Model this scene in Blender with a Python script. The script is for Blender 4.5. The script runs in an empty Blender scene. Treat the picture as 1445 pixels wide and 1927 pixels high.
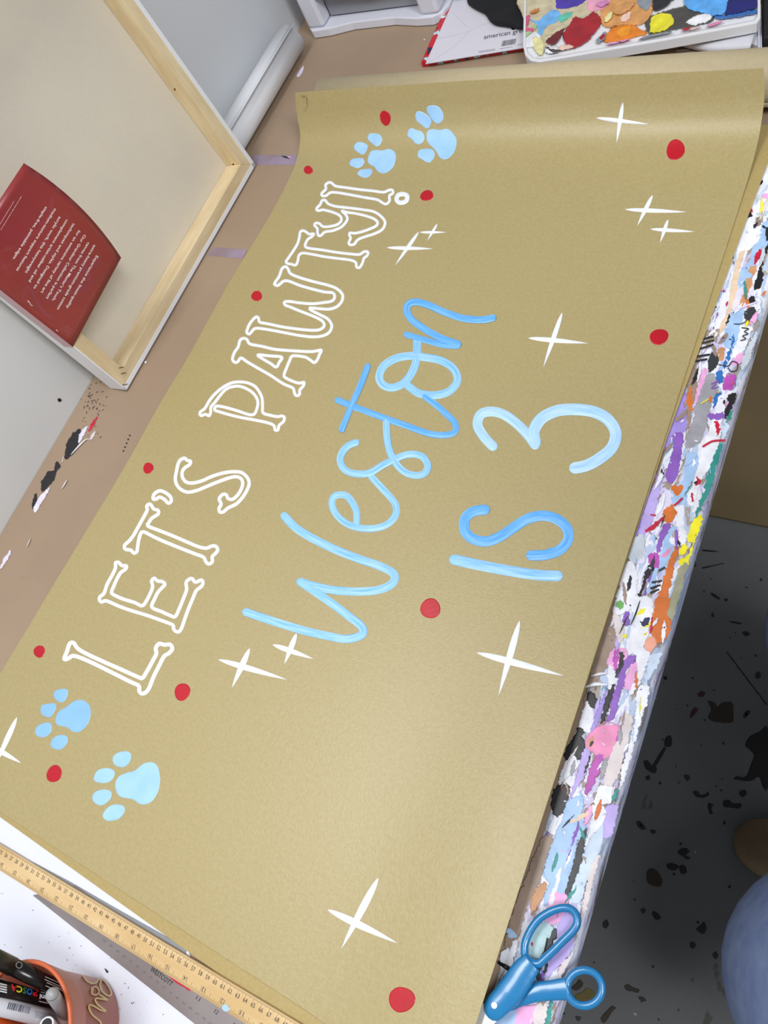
import bpy, bmesh, math, random
from mathutils import Vector, Matrix, noise
random.seed(7)
S = bpy.context.scene
COL = S.collection
TZ = 0.75                       # table top height
F = 1450.0; CX = 722.5; CY = 963.5
XA = Vector((0.85044892, 0.2074444, -0.48342885))    # camera-space directions of the world axes
YA = Vector((0.37953316, -0.87829086, 0.29079159))
ZA = Vector((-0.36426805, -0.43078067, -0.82567354))
CAM = Vector((0, 0, TZ + 0.8015))
# ---------------------------------------------------------------- camera
cd = bpy.data.cameras.new('camera'); cam = bpy.data.objects.new('camera', cd); COL.objects.link(cam)
right = Vector((XA[0], YA[0], ZA[0])); down = Vector((XA[1], YA[1], ZA[1])); fwd = Vector((XA[2], YA[2], ZA[2]))
m = Matrix.Identity(4)
for i in range(3):
    m[i][0] = right[i]; m[i][1] = -down[i]; m[i][2] = -fwd[i]; m[i][3] = CAM[i]
cam.matrix_world = m
cd.sensor_fit = 'VERTICAL'; cd.sensor_height = 36.0; cd.lens = 36.0 * F / 1927.0
cd.clip_start = 0.02; cd.clip_end = 50
S.camera = cam
# ---------------------------------------------------------------- world, light, exposure
W = bpy.data.worlds.new('world'); S.world = W; W.use_nodes = True
W.node_tree.nodes['Background'].inputs[0].default_value = (0.93, 0.96, 1.0, 1)
W.node_tree.nodes['Background'].inputs[1].default_value = 0.30
def area(name, loc, target, sx, sy, power, col=(1, 1, 1)):
    l = bpy.data.lights.new(name, 'AREA'); l.shape = 'RECTANGLE'; l.size = sx; l.size_y = sy
    l.energy = power; l.color = col
    o = bpy.data.objects.new(name, l); COL.objects.link(o); o.location = loc
    o.rotation_euler = (Vector(target) - Vector(loc)).to_track_quat('-Z', 'Y').to_euler()
    return o
area('ceiling_panel', (-0.85, 0.0, 2.75), (-0.85, 0.0, 0.75), 0.5, 1.0, 22, (1.0, 0.99, 0.98))
area('ceiling_panel_back', (1.05, -0.08, 2.75), (-0.3, 0.1, 0.75), 0.6, 1.1, 42, (0.98, 0.99, 1.0))
S.view_settings.view_transform = 'Standard'; S.view_settings.look = 'None'
S.view_settings.gamma = 1.0; S.view_settings.exposure = 0.0
S.view_settings.use_curve_mapping = False
# ---------------------------------------------------------------- pixel <-> world helpers
def ray(px, py):
    c = Vector((px - CX, py - CY, F))
    return Vector((XA.dot(c), YA.dot(c), ZA.dot(c)))
def P(px, py, z=0.0):
    "point of the plane z above the table top seen at a photo pixel"
    d = ray(px, py); return CAM + d * ((TZ + z - CAM.z) / d.z)
def proj(p):
    v = p - CAM; c = [XA[k] * v.x + YA[k] * v.y + ZA[k] * v.z for k in range(3)]
    return CX + F * c[0] / c[2], CY + F * c[1] / c[2]
def lin(h):
    if isinstance(h, str):
        h = h.lstrip('#'); c = [int(h[i:i + 2], 16) / 255 for i in (0, 2, 4)]
    else: c = [x / 255 for x in h]
    return tuple((x / 12.92 if x <= 0.04045 else ((x + 0.055) / 1.055) ** 2.4) for x in c) + (1,)
# ---------------------------------------------------------------- materials
def newmat(name):
    m = bpy.data.materials.new(name); m.use_nodes = True
    nt = m.node_tree; b = nt.nodes['Principled BSDF']; return m, nt, b
def N(nt, t, **k):
    n = nt.nodes.new(t)
    for a, v in k.items(): setattr(n, a, v)
    return n
MC = {}
def mat(name, col, rough=0.6, metal=0.0, var=0.0, scale=30, bump=0.0, bscale=200, col2=None, stretch=None, alpha=1, trans=0, coat=0, spec=0.5, detail=4):
    if name in MC: return MC[name]
    m, nt, b = newmat(name); c = lin(col)
    b.inputs['Base Color'].default_value = c; b.inputs['Roughness'].default_value = rough
    b.inputs['Metallic'].default_value = metal; b.inputs['Specular IOR Level'].default_value = spec
    b.inputs['Alpha'].default_value = alpha; b.inputs['Transmission Weight'].default_value = trans
    b.inputs['Coat Weight'].default_value = coat
    tc = N(nt, 'ShaderNodeTexCoord'); src = tc.outputs['Object']
    if stretch:
        mp = N(nt, 'ShaderNodeMapping'); mp.inputs['Scale'].default_value = stretch
        nt.links.new(src, mp.inputs[0]); src = mp.outputs[0]
    if col2 or var:
        n = N(nt, 'ShaderNodeTexNoise'); n.inputs['Scale'].default_value = scale; n.inputs['Detail'].default_value = detail
        nt.links.new(src, n.inputs['Vector'])
        r = N(nt, 'ShaderNodeValToRGB')
        if col2: a, bb = c, lin(col2)
        else:
            a = tuple(max(0, x * (1 - var)) for x in c[:3]) + (1,); bb = tuple(min(1, x * (1 + var)) for x in c[:3]) + (1,)
        r.color_ramp.elements[0].color = a; r.color_ramp.elements[1].color = bb
        r.color_ramp.elements[0].position = 0.33; r.color_ramp.elements[1].position = 0.67
        nt.links.new(n.outputs['Fac'], r.inputs[0]); nt.links.new(r.outputs[0], b.inputs['Base Color'])
    if bump:
        n2 = N(nt, 'ShaderNodeTexNoise'); n2.inputs['Scale'].default_value = bscale; n2.inputs['Detail'].default_value = 3
        nt.links.new(src, n2.inputs['Vector'])
        bp = N(nt, 'ShaderNodeBump'); bp.inputs['Strength'].default_value = bump; bp.inputs['Distance'].default_value = 0.001
        nt.links.new(n2.outputs['Fac'], bp.inputs['Height']); nt.links.new(bp.outputs[0], b.inputs['Normal'])
    MC[name] = m; return m
def speck_mat(name, base, specks, rough=0.6, base2=None, bscale=3, bump=0.1):
    "base colour with thresholded-noise specks: specks = [(colour, scale, threshold)]"
    m, nt, b = newmat(name); b.inputs['Roughness'].default_value = rough
    tc = N(nt, 'ShaderNodeTexCoord')
    n = N(nt, 'ShaderNodeTexNoise'); n.inputs['Scale'].default_value = bscale; n.inputs['Detail'].default_value = 6
    nt.links.new(tc.outputs['Object'], n.inputs['Vector'])
    r = N(nt, 'ShaderNodeValToRGB'); r.color_ramp.elements[0].position = .35; r.color_ramp.elements[1].position = .65
    r.color_ramp.elements[0].color = lin(base); r.color_ramp.elements[1].color = lin(base2 or base)
    nt.links.new(n.outputs['Fac'], r.inputs[0]); last = r.outputs[0]
    for i, (c, sc, th) in enumerate(specks):
        mp = N(nt, 'ShaderNodeMapping'); mp.inputs['Location'].default_value = (i * 3.7, i * 1.3, 0)
        mp.inputs['Scale'].default_value = (1, 0.6, 1)
        nt.links.new(tc.outputs['Object'], mp.inputs[0])
        n = N(nt, 'ShaderNodeTexNoise'); n.inputs['Scale'].default_value = sc; n.inputs['Detail'].default_value = 5; n.inputs['Roughness'].default_value = .6
        nt.links.new(mp.outputs[0], n.inputs['Vector'])
        g = N(nt, 'ShaderNodeMapRange'); g.inputs['From Min'].default_value = th; g.inputs['From Max'].default_value = th + .02
        nt.links.new(n.outputs['Fac'], g.inputs['Value'])
        mx = N(nt, 'ShaderNodeMix', data_type='RGBA'); nt.links.new(g.outputs[0], mx.inputs[0])
        nt.links.new(last, mx.inputs[6]); mx.inputs[7].default_value = lin(c); last = mx.outputs[2]
    nt.links.new(last, b.inputs['Base Color'])
    if bump:
        n2 = N(nt, 'ShaderNodeTexNoise'); n2.inputs['Scale'].default_value = 150
        nt.links.new(tc.outputs['Object'], n2.inputs['Vector'])
        bp = N(nt, 'ShaderNodeBump'); bp.inputs['Strength'].default_value = bump; bp.inputs['Distance'].default_value = .001
        nt.links.new(n2.outputs['Fac'], bp.inputs['Height']); nt.links.new(bp.outputs[0], b.inputs['Normal'])
    MC[name] = m; return m
def streak_mat(name, c1, c2, c3, uscale=.7, vscale=6):
    "brush streaks that run along a stroke (UV u = along, v = across)"
    m, nt, b = newmat(name); b.inputs['Roughness'].default_value = .42
    uv = N(nt, 'ShaderNodeUVMap'); mp = N(nt, 'ShaderNodeMapping'); mp.inputs['Scale'].default_value = (uscale, vscale, 1)
    nt.links.new(uv.outputs[0], mp.inputs[0])
    n = N(nt, 'ShaderNodeTexNoise'); n.inputs['Scale'].default_value = 1; n.inputs['Detail'].default_value = 3
    nt.links.new(mp.outputs[0], n.inputs['Vector'])
    r = N(nt, 'ShaderNodeValToRGB'); e = r.color_ramp.elements
    e[0].position = .3; e[0].color = lin(c1); e[1].position = .72; e[1].color = lin(c3)
    x = e.new(.5); x.color = lin(c2)
    nt.links.new(n.outputs['Fac'], r.inputs[0]); nt.links.new(r.outputs[0], b.inputs['Base Color'])
    bp = N(nt, 'ShaderNodeBump'); bp.inputs['Strength'].default_value = .35; bp.inputs['Distance'].default_value = .0008
    nt.links.new(n.outputs['Fac'], bp.inputs['Height']); nt.links.new(bp.outputs[0], b.inputs['Normal'])
    MC[name] = m; return m
# ---------------------------------------------------------------- object helpers
ROOT = {}
def empty(name, loc, label, cat, group=None):
    o = bpy.data.objects.new(name, None); COL.objects.link(o); o.location = loc; o.empty_display_size = .05
    o['label'] = label; o['category'] = cat
    if group: o['group'] = group
    ROOT[o.name] = Vector(loc); return o
def wloc(o):
    v = Vector((0, 0, 0))
    while o: v += o.location; o = o.parent
    return v
class MB:
    def __init__(s): s.v = []; s.f = []; s.uv = {}; s.sm = []
    def add(s, vs, fs, smooth=False, uvs=None):
        b = len(s.v); s.v += [Vector(v) for v in vs]
        for i, f in enumerate(fs):
            s.f.append([b + k for k in f]); s.sm.append(smooth)
            if uvs: s.uv[len(s.f) - 1] = [uvs[k] for k in f]
        return s
    def box(s, a, b):
        x0, y0, z0 = a; x1, y1, z1 = b
        return s.add([(x0, y0, z0), (x1, y0, z0), (x1, y1, z0), (x0, y1, z0), (x0, y0, z1), (x1, y0, z1), (x1, y1, z1), (x0, y1, z1)],
                     [(0, 3, 2, 1), (4, 5, 6, 7), (0, 1, 5, 4), (1, 2, 6, 5), (2, 3, 7, 6), (3, 0, 4, 7)])
    def prism(s, pts, d):
        "planar polygon extruded by vector d"
        n = len(pts); d = Vector(d); p = [Vector(q) for q in pts]
        nn = Vector((0, 0, 0))
        for i in range(n): nn += p[i].cross(p[(i + 1) % n])
        if nn.dot(d) < 0: p.reverse()
        return s.add(p + [q + d for q in p], [list(range(n))[::-1], list(range(n, 2 * n))] + [(i, (i + 1) % n, (i + 1) % n + n, i + n) for i in range(n)])
    def obox(s, o, a, b, c):
        o, a, b, c = map(Vector, (o, a, b, c)); return s.prism([o, o + a, o + a + b, o + b], c)
    def tube(s, pts, r, n=10, closed=False, flat=1.0, up=(0, 0, 1), caps=True):
        pts = [Vector(p) for p in pts]; N_ = len(pts); rs = r if hasattr(r, '__len__') else [r] * N_
        up = Vector(up); vs = []
        for i, p in enumerate(pts):
            t = (pts[(i + 1) % N_] - pts[i - 1]) if closed else (pts[min(i + 1, N_ - 1)] - pts[max(i - 1, 0)])
            t.normalize(); u = up - t * up.dot(t)
            if u.length < 1e-4: u = Vector((1, 0, 0)) - t * t.x
            u.normalize(); w = t.cross(u)
            for k in range(n):
                a = 2 * math.pi * k / n
                vs.append(p + (w * math.cos(a) + u * math.sin(a) * flat) * rs[i])
        fs = []
        for i in range(N_ if closed else N_ - 1):
            j = (i + 1) % N_
            for k in range(n): fs.append((i * n + k, j * n + k, j * n + (k + 1) % n, i * n + (k + 1) % n))
        s.add(vs, fs, True)
        if not closed and caps:
            b = len(s.v) - len(vs)
            s.f.append([b + k for k in range(n)][::1]); s.sm.append(False)
            s.f.append([b + (N_ - 1) * n + k for k in range(n)][::-1]); s.sm.append(False)
        return s
    def cyl(s, a, b, r, r2=None, n=20): return s.tube([a, b], [r, r if r2 is None else r2], n, up=(0.3, 0.2, 1))
    def build(s, name, m, parent=None, rc=True, bevel=0, label=None, kind=None, sub=0):
        off = wloc(parent) if parent else Vector((0, 0, 0))
        me = bpy.data.meshes.new(name)
        org = Vector((0, 0, 0))
        me.from_pydata([tuple(v - off) for v in s.v], [], s.f); me.update()
        for p, q in zip(me.polygons, s.sm): p.use_smooth = q
        if s.uv:
            ul = me.uv_layers.new(name='UVMap')
            for fi, us in s.uv.items():
                for li, u in zip(me.polygons[fi].loop_indices, us): ul.data[li].uv = u
        if m: me.materials.append(m)
        if rc:
            bm = bmesh.new(); bm.from_mesh(me); bmesh.ops.recalc_face_normals(bm, faces=bm.faces); bm.to_mesh(me); bm.free()
        o = bpy.data.objects.new(name, me); COL.objects.link(o)
        if parent: o.parent = parent
        if label: o['label'] = label
        if kind: o['kind'] = kind
        if bevel:
            md = o.modifiers.new('bevel', 'BEVEL'); md.width = bevel; md.segments = 2; md.limit_method = 'ANGLE'
        if sub:
            md = o.modifiers.new('sub', 'SUBSURF'); md.levels = sub; md.render_levels = sub
        return o
def tag(o, label, cat, group=None):
    o['label'] = label; o['category'] = cat
    if group: o['group'] = group
    return o
def crom(pts, closed=False, step=3.0, corner=None):
    "Catmull-Rom resampling of a 2D polyline"
    n = len(pts); out = []
    rng = range(n if closed else n - 1)
    for i in rng:
        p1 = pts[i]; p2 = pts[(i + 1) % n]
        p0 = pts[i - 1] if (closed or i > 0) else p1; p3 = pts[(i + 2) % n] if (closed or i + 2 < n) else p2
        L = math.hypot(p2[0] - p1[0], p2[1] - p1[1]); k = max(1, int(L / step))
        for j in range(k):
            t = j / k; t2 = t * t; t3 = t2 * t
            out.append(tuple(0.5 * (2 * p1[a] + (p2[a] - p0[a]) * t + (2 * p0[a] - 5 * p1[a] + 4 * p2[a] - p3[a]) * t2 + (3 * p1[a] - p0[a] - 3 * p2[a] + p3[a]) * t3) for a in (0, 1)))
    if not closed: out.append(tuple(pts[-1]))
    return out
def tr(pts, o, s): return [(o[0] + x / s, o[1] + y / s) for x, y in pts]
def tr1(pts, o, s): return tr(pts, o, s)
def ribbon(mb, pts, width, surf, closed=False, h=.0005, step=2.5, taper=None, base=0.0, caps=True):
    "brush stroke in photo pixels laid on a surface; surf(px,py,lift) -> world point"
    c = crom(pts, closed, step); n = len(c)
    if n < 2: return
    prof = [(-1, 0), (-.82, .8), (0, 1), (.82, .8), (1, 0)]
    L = 0; rows = []; 
    def wf(t):
        w = width
        if callable(width): w = width(t)
        return w
    for i in range(n):
        a = c[(i - 1) % n] if closed else c[max(i - 1, 0)]; b = c[(i + 1) % n] if closed else c[min(i + 1, n - 1)]
        dx, dy = b[0] - a[0], b[1] - a[1]; l = math.hypot(dx, dy) or 1; nx, ny = -dy / l, dx / l
        if i: L += math.hypot(c[i][0] - c[i - 1][0], c[i][1] - c[i - 1][1])
        rows.append((c[i], (nx, ny), (dx / l, dy / l), wf(i / (n - 1)) / 2, L))
    if not closed and caps:
        def cap(r, sgn):
            out = []
            for k in (1, 2, 3):
                a = math.pi / 2 * k / 3 
                out.append(((r[0][0] + sgn * r[2][0] * r[3] * math.sin(a), r[0][1] + sgn * r[2][1] * r[3] * math.sin(a)), r[1], r[2], max(r[3] * math.cos(a), .05), r[4] + sgn * r[3] * math.sin(a)))
            return out
        rows = cap(rows[0], -1)[::-1] + rows + cap(rows[-1], 1)
    vs = []; us = []; w0 = max(r[3] for r in rows) * 2
    for (q, nn, tt, w, l) in rows:
        for (u, hh) in prof:
            vs.append(surf(q[0] + nn[0] * u * w, q[1] + nn[1] * u * w, base + h * hh + .00005)); us.append((l / 40.0, u * w / w0 + .5))
    k = len(prof); fs = []
    R_ = len(rows)
    for i in range(R_ if closed else R_ - 1):
        j = (i + 1) % R_
        for a in range(k - 1): fs.append((i * k + a, j * k + a, j * k + a + 1, i * k + a + 1))
    mb.add(vs, fs, True, us)
def blob(mb, pts, surf, h=.0006, smooth=True, base=0.0, step=4, rough=0.0, rag=0.0):
    "filled paint patch: outline in photo pixels on a surface"
    c = crom(pts, True, step) if smooth else list(pts)
    if rough:
        c = [(x + random.uniform(-rough, rough), y + random.uniform(-rough, rough)) for x, y in c]
    if rag:
        sd = random.uniform(0, 50)
        c = [(x + rag * (noise.noise(Vector((x / 5, y / 5, sd))) * 1.3 + noise.noise(Vector((x / 2.2, y / 2.2, sd + 9))) * .45), y + rag * (noise.noise(Vector((x / 5, y / 5, sd + 20))) * 1.3 + noise.noise(Vector((x / 2.2, y / 2.2, sd + 30))) * .45)) for x, y in c]
    from mathutils.geometry import tessellate_polygon
    n = len(c); ar = sum(c[i][0] * c[(i + 1) % n][1] - c[(i + 1) % n][0] * c[i][1] for i in range(n))
    sg = 1 if ar > 0 else -1
    inner = []
    size = math.sqrt(abs(ar) / 2); e = min(1.6, size * .08)
    for i in range(n):
        a = c[i - 1]; b = c[(i + 1) % n]; dx, dy = b[0] - a[0], b[1] - a[1]; l = math.hypot(dx, dy) or 1
        inner.append((c[i][0] - dy / l * e * sg, c[i][1] + dx / l * e * sg))
    vs = [surf(x, y, base + .00004) for x, y in c] + [surf(x, y, base + h) for x, y in inner]
    tris = tessellate_polygon([[Vector((x, y, 0)) for x, y in inner]])
    fs = [(i, (i + 1) % n, n + (i + 1) % n, n + i) for i in range(n)] + [tuple(n + k for k in t) for t in tris]
    us = [(x / 40, y / 40) for x, y in c] + [(x / 40, y / 40) for x, y in inner]
    mb.add(vs, fs, False, us)
def text_mb(mb, s, p0, p1, up, surf, lift=.0003, bold=0.0, shear=0.0, space=1.0):
    "lettering laid on a surface: baseline p0->p1 and cap-height vector up, in photo pixels"
    cu = bpy.data.curves.new('t', 'FONT'); cu.body = s; cu.size = 1; cu.resolution_u = 2; cu.offset = bold; cu.shear = shear; cu.space_character = space
    o = bpy.data.objects.new('t', cu); COL.objects.link(o)
    dg = bpy.context.evaluated_depsgraph_get(); me = o.evaluated_get(dg).to_mesh()
    v = [tuple(x.co) for x in me.vertices]; f = [tuple(p.vertices) for p in me.polygons]
    o.evaluated_get(dg).to_mesh_clear(); bpy.data.objects.remove(o); bpy.data.curves.remove(cu)
    if not v: return
    x0 = min(a[0] for a in v); x1 = max(a[0] for a in v)
    CAPH = 0.70
    out = []
    for a in v:
        t = (a[0] - x0) / max(1e-6, x1 - x0); q = a[1] / CAPH
        out.append(surf(p0[0] + (p1[0] - p0[0]) * t + up[0] * q, p0[1] + (p1[1] - p0[1]) * t + up[1] * q, lift))
    mb.add(out, f)
def flat(z): return lambda x, y, l: P(x, y, z + l)
# ================================================================ setting
def struct(o, l=None):
    o['kind'] = 'structure'
    if l: o['label'] = l
    return o
m_floor = speck_mat('painted_floor', '74787a', [('4a4a46', 5, .64), ('1c1b1a', 26, .70), ('332d28', 70, .70), ('a9a9a4', 40, .70)], .55, '646668', 2.2, .15)
m_brown = mat('brown_floor', '7b6a4a', .7, var=.18, scale=3, bump=.2, bscale=60)
m_wall = mat('white_wall', 'd9dad9', .65, col2='ced3d9', scale=1.1, bump=.12, bscale=260)
fl = struct(MB().box((-1.14, -2.2, -.06), (2.2, 2.6, 0)).build('floor', m_floor), 'grey painted floor with paint splats')
struct(MB().box((-1.22, -2.2, -.06), (-1.0995, 2.6, 2.7)).build('wall_left', m_wall), 'white wall behind the table')
struct(MB().box((-1.0995, -2.2, 0), (-1.0985, 2.6, .09)).build('baseboard_left', mat('trimwhite', 'd8d8d6', .5)), 'white baseboard under the table')
# hole in the wall
wallx = -1.0995
def wallp(px, py, l=0):
    d = ray(px, py); return CAM + d * ((-1.10 + l - CAM.x) / d.x)
# splats traced on the floor
def fp(px, py, l):
    d = ray(px, py); return CAM + d * ((l - CAM.z) / d.z)
floor_fn = lambda x, y, l: fp(x, y, l)
m_black = mat('black_paint', '1b1a1c', .45); m_dkred = mat('dry_red', '4a2326', .6); m_olive = mat('ochre_paint', '6b6230', .6); m_darkbrown = mat('dry_brown', '3a342c', .7)
SPL = [ # px outlines
 (m_black, [(1402,1402),(1412,1385),(1430,1376),(1446,1372),(1446,1480),(1436,1482),(1428,1462),(1412,1470),(1380,1466),(1385,1460),(1402,1462),(1412,1440),(1418,1420)]),
 (m_darkbrown, [(1331,1318),(1345,1322),(1350,1330),(1358,1322),(1378,1322),(1380,1345),(1376,1360),(1345,1358),(1332,1350),(1338,1335)]),
 (m_black, [(1252,1388),(1262,1384),(1265,1395),(1262,1405),(1250,1404)]), (m_black, [(1210,1432),(1218,1430),(1228,1442),(1236,1445),(1232,1456),(1222,1452),(1216,1448)]),
 (m_black, [(1228,1440),(1250,1405),(1254,1408),(1232,1445)]), (m_black, [(1214,1462),(1222,1458),(1224,1466),(1216,1468)]),
 (m_darkbrown, [(1286,1459),(1296,1458),(1300,1464),(1293,1470)]), (m_black, [(1304,1488),(1312,1488),(1318,1496),(1328,1494),(1332,1488),(1334,1496),(1322,1502),(1308,1498)]),
 (m_black, [(1333,1510),(1342,1514),(1338,1522),(1342,1532),(1336,1532),(1332,1520)]), (m_black, [(1360,1508),(1372,1505),(1380,1512),(1395,1512),(1392,1522),(1378,1520),(1362,1518)]),
 (m_black, [(1390,1490),(1402,1486),(1405,1494),(1396,1500)]), (m_black, [(1197,1545),(1206,1546),(1214,1556),(1210,1562),(1200,1556)]),
 (m_black, [(1222,1562),(1230,1560),(1236,1566),(1228,1570)]), (m_black, [(1274,1604),(1284,1596),(1292,1596),(1298,1602),(1290,1610),(1300,1614),(1294,1618),(1284,1612)]),
 (m_darkbrown, [(1217,1640),(1226,1634),(1238,1640),(1246,1655),(1244,1668),(1230,1668),(1218,1660)]), (m_black, [(1254,1626),(1266,1624),(1278,1630),(1272,1638),(1258,1636)]),
 (m_black, [(1280,1628),(1290,1630),(1292,1642),(1284,1646),(1278,1638)]), (m_darkbrown, [(1204,1712),(1212,1708),(1216,1714),(1208,1720)]), (m_black, [(1228,1714),(1238,1718),(1244,1728),(1236,1732),(1228,1724)]),
 (m_black, [(1134,1735),(1142,1730),(1146,1740),(1140,1748),(1134,1744)]), (m_black, [(1310,1748),(1318,1740),(1324,1734),(1330,1748),(1322,1758),(1312,1752)]), (m_black, [(1298,1774),(1306,1772),(1310,1780),(1304,1786),(1298,1782)]),
 (m_black, [(1340,1796),(1348,1790),(1352,1798),(1346,1806)]), (m_darkbrown, [(1174,1855),(1182,1852),(1192,1858),(1204,1862),(1202,1868),(1190,1866),(1180,1864)]),
 (m_darkbrown, [(1200,1876),(1210,1876),(1216,1884),(1208,1886)]), (m_darkbrown, [(1048,1906),(1056,1902),(1064,1908),(1056,1912)]), (m_darkbrown, [(1082,1912),(1094,1914),(1090,1922),(1084,1920)]),
 (m_darkbrown, [(1130,1916),(1140,1904),(1152,1892),(1160,1896),(1150,1906),(1144,1918),(1136,1926)]), (m_olive, [(1082,1872),(1096,1866),(1104,1858),(1112,1862),(1120,1870),(1112,1880),(1098,1882),(1086,1884)]),
 (m_darkbrown, [(1074,1858),(1084,1850),(1090,1842),(1098,1850),(1092,1860),(1082,1864)]), (m_dkred, [(1312,1305),(1320,1300),(1328,1303),(1324,1311),(1314,1311)]), (m_dkred, [(1300,1340),(1308,1330),(1314,1334),(1306,1346),(1298,1352)]),
 (m_dkred, [(1338,1154),(1343,1152),(1344,1160),(1339,1162)]), (m_black, [(1396,1190),(1406,1188),(1412,1194),(1404,1198)]), (m_black, [(1248,1273),(1254,1272),(1256,1278),(1250,1280)]),
 (m_darkbrown, [(1312,1018),(1318,1014),(1318,1022),(1312,1026)]), (m_darkbrown, [(1301,1060),(1308,1056),(1310,1066),(1302,1068)]), (m_black, [(1320,1068),(1362,1059),(1362,1061),(1322,1070)]),
 (m_black, [(1320,1034),(1352,1037),(1352,1039),(1322,1037)]), (m_black, [(1336,1115),(1346,1119),(1356,1127),(1352,1128),(1340,1121)]), (m_black, [(1205,1150+400),(1209,1552),(1208,1556),(1204,1554)]),
 (m_black, [(1366,1226),(1368,1226),(1444,1325),(1443,1328)]), (m_black, [(1400,1340),(1412,1336),(1410,1344),(1402,1348)]), (m_black, [(1420,1270),(1428,1262),(1432,1272),(1424,1278)]),
 (m_darkbrown, [(1398,1345),(1404,1340),(1408,1346),(1400,1352)]), (m_black, [(1372,1168),(1396,1172),(1394,1175),(1374,1171)])]
for i in range(46):
    x = random.uniform(1110, 1440); y = random.uniform(1050, 1920)
    if x < 1405 - (y - 700) * .294 + 14: continue
    r = random.uniform(1.2, 3.6); k = random.randint(5, 8)
    SPL.append((random.choice([m_black, m_black, m_darkbrown]), [(x + math.cos(6.28 * j / k) * r * random.uniform(.5, 1.4), y + math.sin(6.28 * j / k) * r * random.uniform(.5, 1.3)) for j in range(k)]))
for mm, pts in SPL:
    mb = MB(); blob(mb, pts, floor_fn, h=.0008, step=5, rough=.5); mb.build('paint_splat', mm, fl)
# brown covering on the floor beyond the grey board edge
bf = MB().box((-.9, .705, .0), (2.0, 2.6, .006)).build('floor_covering', m_brown)
tag(bf, 'brown floor covering beyond the edge of the grey painted floor', 'floor covering')
bf['kind'] = 'structure'; del bf['category']
# ================================================================ work table
tb = empty('work_table', (-.6, .5, 0), 'long work table against the wall, covered in brown paper, front edge caked with paint', 'table')
m_cover = speck_mat('brown_cover', 'a08a74', [('a99581', 9, .66), ('6f5c4b', 60, .72), ('c9bcae', 55, .735)], .62, '98826d', 5, .06)
TX1 = -.106
bm = MB(); prof = [(-1.0985, TZ), (TX1 - .012, TZ), (TX1 - .005, TZ - .0015), (TX1 - .001, TZ - .006), (TX1, TZ - .012), (TX1, TZ - .034), (-1.097, TZ - .034)]
bm.prism([(x, -.9, z) for x, z in prof], (0, 3.2, 0)); bm.build('tabletop', m_cover, tb)
for x in (-1.05, -.42):
    for y in (-.8, .7, 2.2): MB().box((x - .03, y - .03, .001), (x + .03, y + .03, TZ - .034)).build('leg', mat('table_leg', '8a8a88', .5), tb, bevel=.003)
MB().box((-.44, -.75, TZ - .10), (-.415, 2.15, TZ - .034)).build('apron', mat('table_leg', '8a8a88', .5), tb)
# paint-caked coating along the front edge
def coat_mat():
    m, nt, b = newmat('paint_coating'); b.inputs['Roughness'].default_value = .45
    tc = N(nt, 'ShaderNodeTexCoord'); mp = N(nt, 'ShaderNodeMapping'); mp.inputs['Scale'].default_value = (34, 9, 34)
    nt.links.new(tc.outputs['Object'], mp.inputs[0])
    n = N(nt, 'ShaderNodeTexNoise'); n.inputs['Scale'].default_value = 1; n.inputs['Detail'].default_value = 5; n.inputs['Roughness'].default_value = .62; n.inputs['Distortion'].default_value = .6
    nt.links.new(mp.outputs[0], n.inputs['Vector'])
    r = N(nt, 'ShaderNodeValToRGB'); cr = r.color_ramp; cr.interpolation = 'CONSTANT'
    pal = [(0, '6d5f55'), (.34, 'a79c92'), (.40, 'b9c9e4'), (.45, 'e9ebf3'), (.52, 'cbc6e6'), (.56, '9c8d80'), (.60, 'dfe3ee'), (.65, '93b9e0'), (.69, 'b59ad4'), (.73, '33323a')]
    cr.elements[0].position = 0; cr.elements[0].color = lin(pal[0][1]); cr.elements[1].position = .99; cr.elements[1].color = lin('222228')
    for p, c in pal[1:]:
        e = cr.elements.new(p); e.color = lin(c)
    nt.links.new(n.outputs['Fac'], r.inputs[0]); nt.links.new(r.outputs[0], b.inputs['Base Color'])
    bp = N(nt, 'ShaderNodeBump'); bp.inputs['Strength'].default_value = .6; bp.inputs['Distance'].default_value = .002
    nt.links.new(n.outputs['Fac'], bp.inputs['Height']); nt.links.new(bp.outputs[0], b.inputs['Normal']); return m
bm = MB(); rows = []
cp = [(-.1635, TZ + .0003), (-.15, TZ + .0006), (TX1 - .012, TZ + .0006), (TX1 - .005, TZ - .001), (TX1 - .0003, TZ - .0055), (TX1 + .0008, TZ - .012), (TX1 + .0008, TZ - .030)]
ys = [-.88 + i * .02 for i in range(154)]
vs = [(x, y, z) for y in ys for x, z in cp]; k = len(cp)
fs = [(i * k + a, i * k + a + 1, (i + 1) * k + a + 1, (i + 1) * k + a) for i in range(len(ys) - 1) for a in range(k - 1)]
bm.add(vs, fs, True); bm.build('paint_coating', coat_mat(), tb, rc=False, label='dried streaks and drips of many paint colours')
tabf0 = flat(.0008)
def clampx(fn):
    def g(x, y, l):
        p = fn(x, y, l); p.x = max(p.x, -1.0975); return p
    return g
tabf = clampx(tabf0)
CO = dict(w='e8eaf3', k='1d1c20', pk='e9a9d8', lb='a4c4ea', lg='c3ccd6', br='9a8576', be='e3c9ae', r='c31a38', tn='c99468', ch='33373c', bl='2f6cb4', mg='b64fb0',
 lv='b9a8e6', pu='8a5cba', lil='a28fdc', or_='d2702c', te='2f8f86', ye='efe528', gr='6fae64', pl='dcd6ee', ol='9b9a80', gy='9d9ca4', sa='e8a48c', pg='d9cfd0', pb='c5d6ea', aq='b4d3d6', na='2b2558', pk2='e58cb8')
def cm(k): return mat('paint_' + k.strip('_'), CO[k], .42, var=.12, scale=60, bump=.35, bscale=120)
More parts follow.
